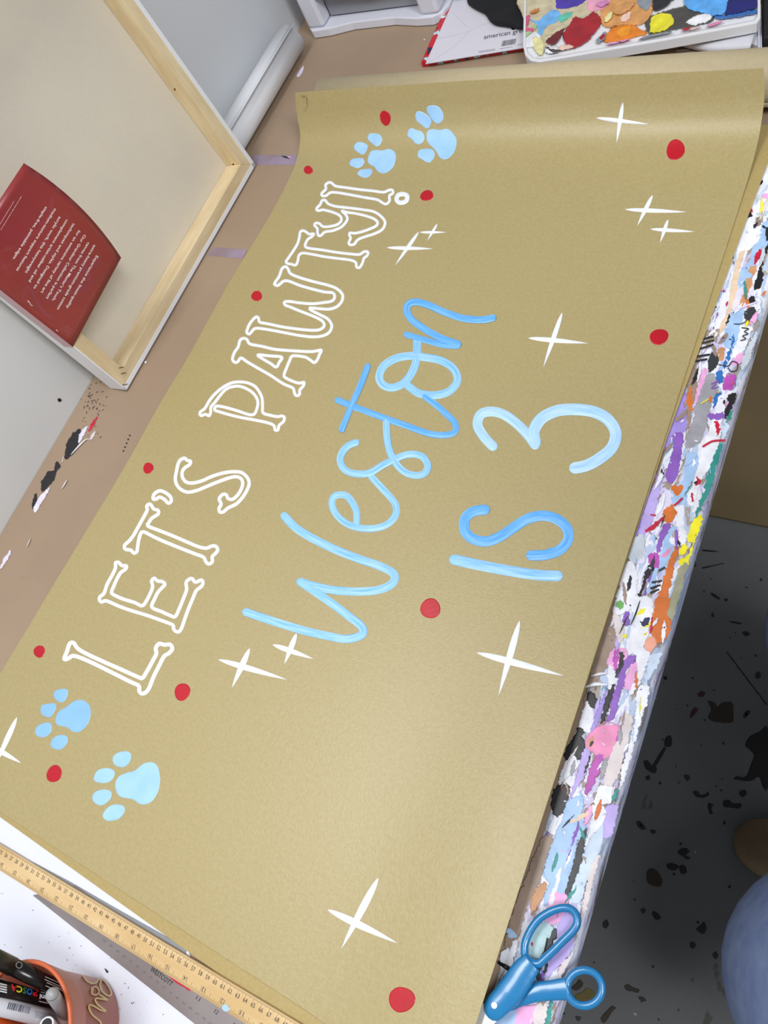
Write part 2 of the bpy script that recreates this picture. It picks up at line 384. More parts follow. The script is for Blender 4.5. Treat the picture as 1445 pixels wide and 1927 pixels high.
A_ = ((1145, 300), 4.817); B_ = ((1045, 700), 3.6125); C_ = ((1045, 1127), 3.6125); D_ = ((845, 1527), 2.408)
DAUB = [
(A_,'w',[(1400,0),(1445,-20),(1520,0),(1520,300),(1445,520),(1380,700),(1330,780),(1230,830),(1140,780),(1210,600),(1260,440),(1330,260)]),
(A_,'k',[(1380,100),(1400,70),(1420,110),(1390,170)]),(A_,'k',[(1325,230),(1390,180),(1410,190),(1390,230),(1330,255)]),(A_,'pk',[(1370,330),(1445,300),(1445,350),(1410,370)]),
(A_,'k',[(1240,520),(1270,460),(1310,510),(1250,545)]),(A_,'lg',[(1340,480),(1445,460),(1445,500),(1370,520)]),(A_,'br',[(1330,530),(1400,520),(1380,600),(1330,600)]),
(A_,'lb',[(1460,560),(1380,590),(1370,700),(1300,800),(1290,900),(1200,1000),(1160,1100),(1200,1170),(1280,1100),(1330,900),(1420,800),(1460,760)]),
(A_,'k',[(1100,900),(1125,870),(1140,900),(1120,915)]),(A_,'be',[(1200,830),(1240,830),(1200,950),(1170,1200),(1130,1350),(1060,1520),(1000,1590),(1010,1500),(1080,1350),(1100,1200),(1140,1000),(1160,900)]),
(A_,'w',[(1050,1190),(1100,1190),(1060,1400),(980,1550),(910,1600),(960,1500),(990,1350),(1010,1270)]),
(A_,'w',[(1350,1230),(1380,1300),(1350,1400),(1280,1600),(1220,1750),(1140,1800),(1110,1790),(1150,1620),(1190,1500),(1290,1500),(1330,1400)]),
(A_,'pl',[(1200,1160),(1300,1120),(1300,1330),(1200,1380),(1120,1370),(1150,1200)]),
(A_,'tn',[(1280,960),(1340,970),(1320,1040),(1270,1030)]),(A_,'tn',[(1240,1080),(1300,1090),(1290,1180),(1230,1340),(1180,1310),(1230,1160)]),
(A_,'r',[(1340,840),(1390,810),(1380,870),(1330,950),(1315,940)]),(A_,'k',[(1330,1100),(1420,800),(1445,760),(1445,850),(1400,920),(1400,1100),(1350,1180),(1310,1170)]),
(A_,'k',[(1270,1250),(1300,1230),(1340,1280),(1270,1320)]),(A_,'ch',[(1240,1380),(1280,1330),(1335,1360),(1330,1440),(1280,1480),(1235,1450)]),
(A_,'lb',[(1120,1400),(1230,1350),(1200,1500),(1150,1700),(1040,1680),(1080,1500)]),(A_,'bl',[(1115,1600),(1140,1590),(1140,1680),(1060,1880),(1040,1860),(1100,1700)]),
(A_,'pk',[(1160,1770),(1220,1750),(1190,1850),(1120,1860)]),(A_,'ch',[(940,1750),(1000,1790),(960,1900),(900,1920),(900,1820)]),(A_,'tn',[(980,1740),(1050,1700),(1040,1800),(1000,1820)]),
(A_,'lg',[(1290,1640),(1350,1560),(1300,1750),(1230,1900),(1200,1880),(1240,1740)]),(A_,'k',[(1060,1480),(1090,1400),(1100,1420),(1075,1500)]),
(B_,'pk',[(990,-10),(1030,0),(970,190),(950,190)]),(B_,'bl',[(1100,0),(1140,0),(1130,80),(1090,60)]),(B_,'mg',[(1160,20),(1225,20),(1210,110),(1150,120),(1140,90)]),
(B_,'br',[(900,0),(980,0),(930,250),(900,390),(890,200)]),(B_,'gy',[(1040,10),(1100,60),(1050,260),(980,480),(880,500),(940,300),(960,200)]),
(B_,'bl',[(1110,140),(1130,150),(1100,230),(1070,240),(1080,170)]),(B_,'or_',[(905,110),(930,110),(935,230),(905,270),(890,200)]),
(B_,'lil',[(885,110),(890,250),(885,400),(800,420),(770,500),(700,560),(690,660),(640,830),(560,1110),(520,1110),(680,600),(750,400),(830,180)]),
(B_,'lb',[(890,560),(970,570),(950,700),(900,800),(880,900),(760,870),(780,800),(860,740)]),
(B_,'lb',[(780,1060),(830,1060),(780,1130),(830,1200),(760,1300),(700,1400),(640,1500),(620,1450),(700,1250),(740,1150)]),
(B_,'pl',[(740,800),(800,840),(720,1000),(620,1100),(600,1300),(540,1250),(650,1050),(700,900)]),
(B_,'pu',[(800,430),(870,420),(850,600),(820,730),(770,760),(750,700),(790,560)]),(B_,'lv',[(640,830),(740,640),(720,760),(690,900),(650,1050),(570,1110),(600,950)]),
(B_,'w',[(1110,160),(1160,200),(1130,330),(1120,440),(1080,620),(1000,720),(950,880),(915,910),(900,850),(960,700),(990,540),(1060,350)]),
(B_,'pu',[(1040,290),(1150,270),(1130,320),(1060,325)]),(B_,'r',[(1075,335),(1110,335),(1120,400),(1100,440),(1085,390)]),(B_,'r',[(965,700),(985,750),(960,780),(950,750)]),(B_,'r',[(930,820),(945,860),(935,885),(920,850)]),
(B_,'te',[(1120,480),(1140,480),(1050,800),(970,970),(950,980),(1010,790),(1060,600)]),(B_,'k',[(1170,170),(1230,150),(1190,270),(1150,310)]),(B_,'te',[(1180,280),(1210,260),(1180,340),(1160,340)]),
(B_,'pb',[(1130,440),(1150,340),(1180,380),(1130,480)]),(B_,'or_',[(790,780),(850,770),(870,800),(830,840),(800,830)]),(B_,'or_',[(730,940),(790,905),(820,960),(780,1025),(740,1000)]),
(B_,'r',[(600,1085),(650,1040),(725,985),(735,995),(680,1060),(620,1090)]),(B_,'pu',[(740,1030),(785,1060),(750,1110),(710,1220),(690,1210),(700,1130)]),
(B_,'w',[(855,1040),(895,1100),(890,1150),(830,1190),(780,1160),(780,1130),(830,1110)]),(B_,'or_',[(850,1130),(820,1280),(790,1400),(740,1626),(680,1626),(720,1450),(790,1240),(845,1110)]),
(B_,'ye',[(990,970),(990,1050),(960,1110),(920,1160),(895,1140),(930,1020)]),(B_,'ye',[(890,1165),(895,1230),(840,1245),(850,1190)]),(B_,'ye',[(960,1100),(900,1310),(840,1300),(850,1270),(900,1240)]),
(B_,'pk2',[(790,1190),(770,1240),(730,1265),(725,1240)]),(B_,'mg',[(640,1240),(690,1230),(710,1270),(700,1330),(650,1320),(630,1280)]),
(B_,'w',[(480,1300),(530,1300),(560,1400),(520,1600),(400,1640),(430,1450)]),(B_,'lg',[(520,1130),(600,1110),(600,1240),(540,1300),(490,1250)]),(B_,'pu',[(640,1380),(660,1370),(620,1500),(580,1620),(555,1620),(610,1480)]),
(B_,'k',[(620,1330),(660,1310),(670,1340),(620,1420),(560,1580),(545,1620),(540,1600),(590,1430)]),(B_,'gr',[(410,1560),(450,1545),(470,1580),(440,1620),(410,1600)]),
(B_,'ol',[(850,1320),(900,1310),(830,1560),(800,1626),(760,1626),(810,1440)]),
(C_,'w',[(500,0),(660,0),(640,200),(600,330),(540,380),(490,300),(540,150)]),(C_,'pg',[(390,60),(470,200),(440,310),(410,290),(400,180)]),(C_,'pu',[(470,90),(500,100),(500,180),(460,160)]),
(C_,'br',[(330,200),(400,200),(420,320),(340,480),(220,640),(200,700),(260,420)]),
(C_,'ye',[(550,90),(610,60),(600,100),(560,115)]),(C_,'ye',[(580,190),(685,130),(640,180),(600,200)]),(C_,'ye',[(460,240),(490,240),(485,265),(455,260)]),(C_,'ye',[(595,240),(635,220),(600,255)]),(C_,'na',[(575,150),(640,120),(640,160),(600,190)]),
(C_,'or_',[(690,0),(790,0),(760,100),(785,150),(775,230),(735,285),(690,290),(650,230),(650,190),(670,80)]),(C_,'ol',[(790,0),(835,0),(800,130),(780,140),(755,100)]),(C_,'sa',[(610,280),(670,260),(690,310),(640,370),(610,350)]),
(C_,'pk',[(350,400),(400,330),(480,350),(490,420),(420,480),(360,460)]),(C_,'pu',[(480,400),(550,400),(510,480),(460,600),(400,800),(350,830),(380,700),(430,520)]),(C_,'pk',[(480,480),(550,430),(560,480),(520,600),(470,610)]),
(C_,'mg',[(390,360),(440,340),(420,470),(390,480)]),(C_,'k',[(435,360),(470,365),(465,460),(420,510),(405,500),(430,430)]),(C_,'w',[(370,440),(415,510),(420,570),(370,585),(350,540)]),
(C_,'w',[(560,330),(640,370),(620,450),(560,600),(520,650),(500,640),(550,520)]),(C_,'or_',[(545,500),(565,560),(550,605),(535,570)]),(C_,'pb',[(640,400),(720,370),(690,460),(650,520),(600,650),(560,800),(540,790),(600,600)]),
(C_,'lil',[(350,590),(330,720),(280,860),(240,920),(245,820),(300,700)]),(C_,'k',[(375,590),(405,585),(390,650),(350,780),(310,850),(330,720)]),(C_,'w',[(215,690),(270,760),(240,900),(190,900),(160,850)]),(C_,'k',[(235,630),(300,700),(280,755),(220,720)]),
(C_,'w',[(560,620),(640,600),(600,780),(560,900),(480,1200),(440,1280),(450,1150),(530,880)]),(C_,'pg',[(490,780),(530,820),(480,1000),(440,1180),(380,1270),(330,1250),(370,1050),(450,870)]),
(C_,'lv',[(180,1020),(240,1040),(200,1200),(130,1300),(90,1400),(60,1440),(110,1300),(160,1150)]),(C_,'pk2',[(220,920),(340,840),(440,870),(420,960),(350,1090),(230,1030),(205,980)]),(C_,'tn',[(250,930),(265,960),(240,1020),(220,980)]),
(C_,'mg',[(440,870),(460,880),(420,980),(400,960)]),(C_,'k',[(160,870),(195,880),(180,940),(205,1000),(170,1080),(90,1100),(60,1060),(130,930)]),(C_,'mg',[(280,1060),(330,1080),(260,1260),(200,1330),(220,1200)]),
(C_,'k',[(230,1060),(235,1110),(200,1190),(190,1180)]),(C_,'w',[(110,1050),(160,1120),(140,1160),(60,1230),(20,1260),(50,1140)]),(C_,'k',[(0,1290),(60,1260),(100,1290),(60,1440),(0,1480),(-30,1400)]),
(C_,'lb',[(80,1380),(190,1340),(180,1450),(200,1626),(0,1626),(50,1500)]),(C_,'gy',[(320,1100),(360,1080),(330,1200),(300,1220)]),(C_,'w',[(300,1270),(390,1280),(380,1380),(270,1400),(280,1310)]),(C_,'te',[(385,1330),(420,1290),(420,1340),(390,1370)]),
(C_,'lv',[(340,1410),(425,1400),(410,1500),(370,1626),(300,1600),(330,1500)]),(C_,'w',[(260,1400),(340,1420),(330,1520),(250,1610),(220,1620),(250,1480)]),(C_,'pk',[(220,1420),(260,1420),(220,1530),(190,1540)]),(C_,'be',[(80,1520),(200,1450),(230,1460),(150,1520)]),
(D_,'br',[(420,120),(470,110),(440,220),(400,340),(350,440),(310,580),(250,620),(280,480),(330,340)]),(D_,'lb',[(490,100),(560,90),(520,250),(470,330),(430,290),(440,220)]),(D_,'lb',[(560,60),(590,60),(560,250),(520,370),(470,400),(430,430),(440,360),(510,230)]),
(D_,'pb',[(640,120),(700,60),(680,200),(620,330),(590,420),(550,380),(590,260)]),(D_,'ch',[(605,90),(625,95),(580,280),(545,370),(525,365),(560,230)]),(D_,'pu',[(580,60),(590,70),(560,160),(550,140)]),(D_,'pu',[(550,165),(555,190),(530,245),(530,220)]),
(D_,'tn',[(385,360),(440,320),(430,380),(390,450),(365,460)]),(D_,'pk',[(460,370),(530,375),(540,420),(500,500),(440,500)]),(D_,'w',[(495,260),(510,280),(470,420),(450,410)]),(D_,'lv',[(540,430),(580,470),(560,560),(500,600),(490,530)]),
(D_,'aq',[(370,560),(430,500),(470,530),(440,620),(400,670),(360,650)]),(D_,'ch',[(440,580),(480,530),(490,560),(430,650),(430,640)]),(D_,'w',[(290,590),(310,600),(290,680),(240,760),(230,740)]),(D_,'w',[(235,650),(270,620),(260,690),(235,720)]),
(D_,'pk',[(310,880),(390,880),(370,975),(290,975)]),(D_,'pg',[(390,880),(440,870),(430,963),(380,963)]),(D_,'te',[(450,880),(470,860),(455,963),(435,963)]),(D_,'lv',[(480,650),(560,560),(540,650),(480,720),(440,750),(430,700)]),
(D_,'ch',[(410,700),(450,660),(440,740),(400,760)]),(D_,'pg',[(640,250),(680,200),(650,330),(600,520),(570,600),(600,440)]),(D_,'lb',[(265,530),(295,545),(300,570),(270,575)]),
(D_,'pg',[(500,700),(560,640),(540,690),(500,760)]),(D_,'w',[(250,860),(290,800),(270,900),(230,930)]),(D_,'lb',[(225,920),(300,890),(290,975),(215,975)])]
for q, (t, c, pts) in enumerate(DAUB):
    mb = MB(); blob(mb, tr(pts, *t), flat(.0007 + .000009 * q), h=.0003, step=1.6, rag=2.8); mb.build('paint_daub', cm(c), tb)
def stroke(t, pts, w, c, name='paint_stroke', parent=None, surf=None, tapered=False, base=0.0013):
    mb = MB(); q = tr(pts, *t) if t else pts
    ww = (lambda u: w * (1 - abs(2 * u - 1)) ** .6 + .4) if tapered else w
    ribbon(mb, q, ww, surf or tabf, h=.0006, base=base); return mb.build(name, cm(c), parent or tb, rc=False)
for pts, w, c in [([(835,1640),(900,1615),(945,1605)],3.4,'k'),([(830,1668),(950,1640)],3,'k'),([(810,1722),(945,1680)],3.6,'k'),([(785,1787),(915,1768)],3.6,'k'),([(775,1832),(890,1810)],3.6,'k'),
    ([(905,1440),(940,1380),(925,1450),(965,1390),(950,1470),(975,1410)],2,'w'),([(1210,1525),(1270,1535),(1230,1560),(1265,1580),(1215,1600),(1245,1625),(1200,1640)],2,'k'),
    ([(1000,1860),(1060,1870),(1090,1870),(1120,1830),(1170,1850),(1160,1910),(1110,1920),(1085,1890)],2,'na'),([(1140,1490),(1200,1490),(1250,1465)],1.6,'k'),([(1080,1400),(1180,1350),(1350,1290)],3,'pl')]: stroke(A_, pts, w, c)
for pts, w, c in [([(1005,505),(1070,470),(1150,465)],4,'r'),([(860,860),(835,885),(810,905)],4,'r'),([(650,970),(680,975)],3,'r'),([(705,1350),(740,1330)],4,'ch'),([(660,1430),(720,1420)],4,'ch'),([(650,1470),(710,1450)],4,'k'),([(650,1500),(700,1480)],4,'k'),
    ([(990,215),(1040,185)],2,'ye'),([(1060,80),(1110,60),(1060,110),(1110,100)],2,'pu')]: stroke(B_, pts, w, c)
for pts, w, c in [([(575,10),(545,100),(510,180)],2.5,'k'),([(200,600),(270,580),(355,585)],7,'w'),([(240,525),(300,510),(360,505)],5,'w'),([(155,1510),(150,1560),(125,1626)],4.5,'pu')]: stroke(C_, pts, w, c, tapered=True)
stroke(D_, [(445,575),(430,640),(410,690)], 3, 'k')
pal_ = ['w','w','w','w','pl','lb','lb','pb','k','k','ch','br','br','lv','pu','pk','gy','lg','pg','or_','r','te','ye']
fb = {}
for i in range(230):
    X_, Y_ = random.uniform(-.162, -.111), random.uniform(-.2, 1.0)
    px_, py_ = proj(Vector((X_, Y_, TZ))); L = random.choice([2, 3, 4, 6, 9, 14, 20]) * random.uniform(.7, 1.2); w_ = random.uniform(.6, 2.2) * (1 + L / 12)
    a = math.atan2(-1, .3) + random.gauss(0, .3 if L > 5 else 1.2); c_ = random.choice(pal_)
    mb = MB(); dx, dy = math.cos(a) * L, math.sin(a) * L; nx_, ny_ = -math.sin(a) * w_, math.cos(a) * w_
    blob(mb, [(px_ - dx, py_ - dy), (px_ + nx_, py_ + ny_), (px_ + dx, py_ + dy), (px_ - nx_ * .7, py_ - ny_ * .7)], flat(.0022), h=.0002, step=1.5, rag=1.6)
    mb.build('paint_fleck', cm(c_), tb)
# marks on the brown cover at the wall side
E_ = ((0, 700), 2.89)
for c, pts in [('k',[(435,310),(430,370),(400,440),(355,470),(360,400),(390,340)]),('k',[(320,490),(325,520),(300,545),(300,500)]),('k',[(230,650),(225,600),(260,545),(300,540),(290,590)]),('pl',[(475,295),(440,370),(420,380),(430,330)]),
               ('w',[(350,455),(345,475),(335,490),(338,470)]),('pl',[(205,690),(270,630),(200,755),(180,745)]),('r',[(530,245),(510,290),(485,325),(490,285)]),('k',[(195,660),(200,700),(175,745),(180,690)]),('pg',[(520,315),(510,350),(490,370),(495,345)]),
               ('pl',[(60,972),(40,1020),(5,1068),(0,1060),(30,1000)])]:
    mb = MB(); blob(mb, tr(pts, *E_), tabf, h=.0004, step=1.6, rag=1.8); mb.build('paint_daub', cm(c), tb)
for pts, w, c in [([(385,450),(430,400),(470,365),(490,372)],2.4,'w'),([(365,585),(335,635)],2.2,'pg'),([(165,905),(145,950)],1.6,'pg')]: stroke(E_, pts, w, c, tapered=True)
for i in range(5):
    x, y = 705 - i * 8.7, 345 + i * 21
    mb = MB(); blob(mb, tr([(x-4,y-3),(x+3,y-5),(x+4,y+3),(x-3,y+5)], *E_), tabf, h=.0004); mb.build('paint_dot', cm('k'), tb)
for i in range(60):
    x = random.gauss(172, 14) ; y = random.gauss(760, 28)
    if x < 185 - (y - 720) * .59 + 3 - 25 and x < 175 - (y - 720) * .59 + 4: continue
    l = random.uniform(1.5, 5); a = random.uniform(.2, 2.4)
    mb = MB(); ribbon(mb, [(x, y), (x + math.cos(a) * l, y - math.sin(a) * l)], random.uniform(.6, 1.2), tabf, h=.0003, step=2, caps=False); mb.build('scuff', cm('k'), tb)
m_pband = mat('purple_stain', '9a8aa2', .6, col2='8c7a80', scale=25)
for pts in ([(467,464),(500,466)],):
    pass
for pts in ([(404,465),(465,470),(457,487),(389,480)], [(476,292),(566,292),(562,310),(481,310)]):
    mb = MB(); blob(mb, pts, flat(.0003), h=.0004, smooth=False); mb.build('paint_stain', m_pband, tb)
for c, pts in [('k',[(529,293),(538,294),(546,297),(545,299),(536,297)]),('pk',[(540,295),(546,294),(546,298),(541,298)]),('pl',[(558,142),(567,128),(572,124),(569,136),(562,145)]),('pg',[(1272,95),(1296,92),(1297,94),(1273,97)]),('w',[(797,74),(799,73),(800,76),(797,76)]),
               ('w',[(272,680),(275,679),(276,683),(273,684)])]:
    mb = MB(); blob(mb, pts, tabf, h=.0005, step=2); mb.build('paint_daub', cm(c), tb)
# ================================================================ banner and roll of kraft paper
m_kraft = mat('kraft', 'ab9c6e', .41, col2='a59565', scale=240, bump=.28, bscale=420, spec=.65)
m_kraft2 = mat('kraft_back', 'ad9964', .5, col2='a6925d', scale=240, bump=.25, bscale=420)
raw = [(-.236, .0046), (-.1, .0046), (.2, .0046), (.5, .0046), (.75, .0049), (.82, .006), (.865, .010), (.895, .017), (.915, .029), (.929, .047), (.938, .066), (.946, .085)]
prof = []
for (y_, z_) in crom(raw, False, .004):
    if y_ < .78 and prof and y_ - prof[-1][0] < .03: continue
    prof.append((y_, z_))
_a, _b = prof[-2], prof[-1]; prof.insert(-1, (_a[0] * .15 + _b[0] * .85, _a[1] * .15 + _b[1] * .85)); _a, _b = prof[0], prof[1]; prof.insert(1, (_a[0] * .98 + _b[0] * .02, _a[1]))
# arc-length normals
def pn(i):
    a = prof[max(i - 1, 0)]; b = prof[min(i + 1, len(prof) - 1)]; dy, dz = b[0] - a[0], b[1] - a[1]; l = math.hypot(dy, dz)
    return (-dz / l, dy / l)
PN = [pn(i) for i in range(len(prof))]
def banner0(px, py, l=0.0):
    d = ray(px, py); best = None
    for i in range(len(prof) - 1):
        y0, z0 = prof[i]; y1, z1 = prof[i + 1]; z0 += TZ; z1 += TZ
        # line in YZ: normal
        ny, nz = -(z1 - z0), (y1 - y0); den = d.y * ny + d.z * nz
        if abs(den) < 1e-9: continue
        t = ((y0 - CAM.y) * ny + (z0 - CAM.z) * nz) / den
        p = CAM + d * t; s = ((p.y - y0) * (y1 - y0) + (p.z - z0) * (z1 - z0)) / ((y1 - y0) ** 2 + (z1 - z0) ** 2)
        lo = -50 if i == 0 else -1e-4; hi = 1e9 if i == len(prof) - 2 else 1.0001
        if lo <= s <= hi and t > 0 and (best is None or t < best[0]): best = (t, p, i, s)
    t, p, i, s = best; s = min(max(s, 0), 1)
    n = Vector((0, PN[i][0] * (1 - s) + PN[i + 1][0] * s, PN[i][1] * (1 - s) + PN[i + 1][1] * s)).normalized()
    return p + n * l
def sm(t): t = min(1, max(0, t)); return t * t * (3 - 2 * t)
def warp(p):
    "lifted near right edge and the slightly skewed far end of the sheet"
    e = sm((p.x + .36) / .19) ** 1.6 * sm((.42 - p.y) / .55)
    f = sm((p.x + .62) / .46); g = sm((p.y - .80) / .10)
    z = p.z - TZ
    return Vector((p.x + .0035 * e, p.y - .008 * f * g, p.z + .0185 * e - .005 * f * min(1, z / .085) * g))
def banner(px, py, l=0.0):
    qx, qy = px, py
    for _ in range(3):
        w = warp(banner0(qx, qy, l)); x, y = proj(w); qx += px - x; qy += py - y
    return warp(banner0(qx, qy, l))
def interp(tab, y):
    if y <= tab[0][0]: return tab[0][1]
    for (a, b), (c, d) in zip(tab, tab[1:]):
        if y <= c: return b + (d - b) * (y - a) / (c - a)
    return tab[-1][1]
LX = [(-.24, -.945), (-.09, -.937), (.05, -.930), (.21, -.921), (.28, -.919), (.38, -.919), (.45, -.914), (.55, -.915), (.61, -.915), (.75, -.906), (.86, -.907), (.92, -.912), (.93, -.914), (.938, -.912), (.946, -.906)]
RX = [(-.24, -.168), (.85, -.168), (.90, -.1685), (.93, -.170), (.94, -.172), (.946, -.176)]
bn = empty('paper_banner', (-.55, .35, TZ), 'hand-painted kraft paper birthday banner spread over the table', 'banner')
CU = [0, .0006] + [j / 60 for j in range(1, 60)] + [.9994, 1]; mb = MB(); NX = len(CU) - 1; vs = []
def bz(x, y, z):
    return z
for i, (y, z) in enumerate(prof):
    x0, x1 = interp(LX, y), interp(RX, y)
    for j in range(NX + 1):
        x = x0 + (x1 - x0) * CU[j]
        if y > .8:  # gentle unevenness near the curl
            pass
        vs.append(warp(Vector((x, y, TZ + bz(x, y, z)))))
fs = [(i * (NX + 1) + j, i * (NX + 1) + j + 1, (i + 1) * (NX + 1) + j + 1, (i + 1) * (NX + 1) + j) for i in range(len(prof) - 1) for j in range(NX)]
mb.add(vs, fs, True); o = mb.build('paper_sheet', m_kraft, bn, rc=False)
md = o.modifiers.new('thick', 'SOLIDIFY'); md.thickness = .0004; md.offset = -1
# curled corner at the upper left
mb = MB(); c0 = banner(571, 196); 
vs = [banner(572, 212), banner(564, 178), banner(569, 181, .004), banner(576, 182, .002), banner(578, 200, .001)]
mb.add(vs, [(0, 1, 2, 3, 4)]); mb.build('curled_corner', m_kraft, bn, rc=False)
# layer of the same roll lying underneath
us = empty('kraft_paper_layer', (-.55, .35, TZ), 'darker second layer of kraft paper peeking out under the near end of the banner', 'paper')
p0 = P(-20, 1523, .003); p1 = P(325, 1770, .003)
k_ = (p1.y - p0.y) / (p1.x - p0.x)
pts = [(-.95, p0.y + k_ * (-.95 - p0.x)), (-.17, p0.y + k_ * (-.17 - p0.x)), (-.166, .45), (-.160, .62), (-.1555, .75), (-.151, .87), (-.150, .93), (-.90, .93), (-.90, .6), (-.90, .2), (-.93, 0)]
MB().prism([(x, y, TZ + .0030) for x, y in pts], (0, 0, .0004)).build('paper_sheet', m_kraft2, us)
# roll
kr = empty('kraft_paper_roll', (-.52, .98, TZ), 'roll of kraft paper lying behind the raised far edge of the banner', 'paper roll')
mb = MB(); spiral = []
for i in range(120):
    a = -math.pi * .9 + i * 2 * math.pi / 38; r = .0365 - i * .00016
    spiral.append((.987 + r * math.cos(a), TZ + .0372 + r * math.sin(a)))
x0, x1 = -.893, -.135
vs = [(x0 + (.004 * math.sin(i * .3)), y, z) for i, (y, z) in enumerate(spiral)] + [(x1, y - .010, z) for y, z in spiral]; n = len(spiral)
mb.add(vs, [(i, i + 1, n + i + 1, n + i) for i in range(n - 1)], True)
o = mb.build('rolled_sheet', mat('kraft_roll', 'bfb190', .5, col2='b9aa88', scale=200, bump=.15, bscale=300), kr, rc=False); md = o.modifiers.new('thick', 'SOLIDIFY'); md.thickness = .0004; md.offset = 0  # same kraft made paler: the roll's grazing sheen is put into its colour
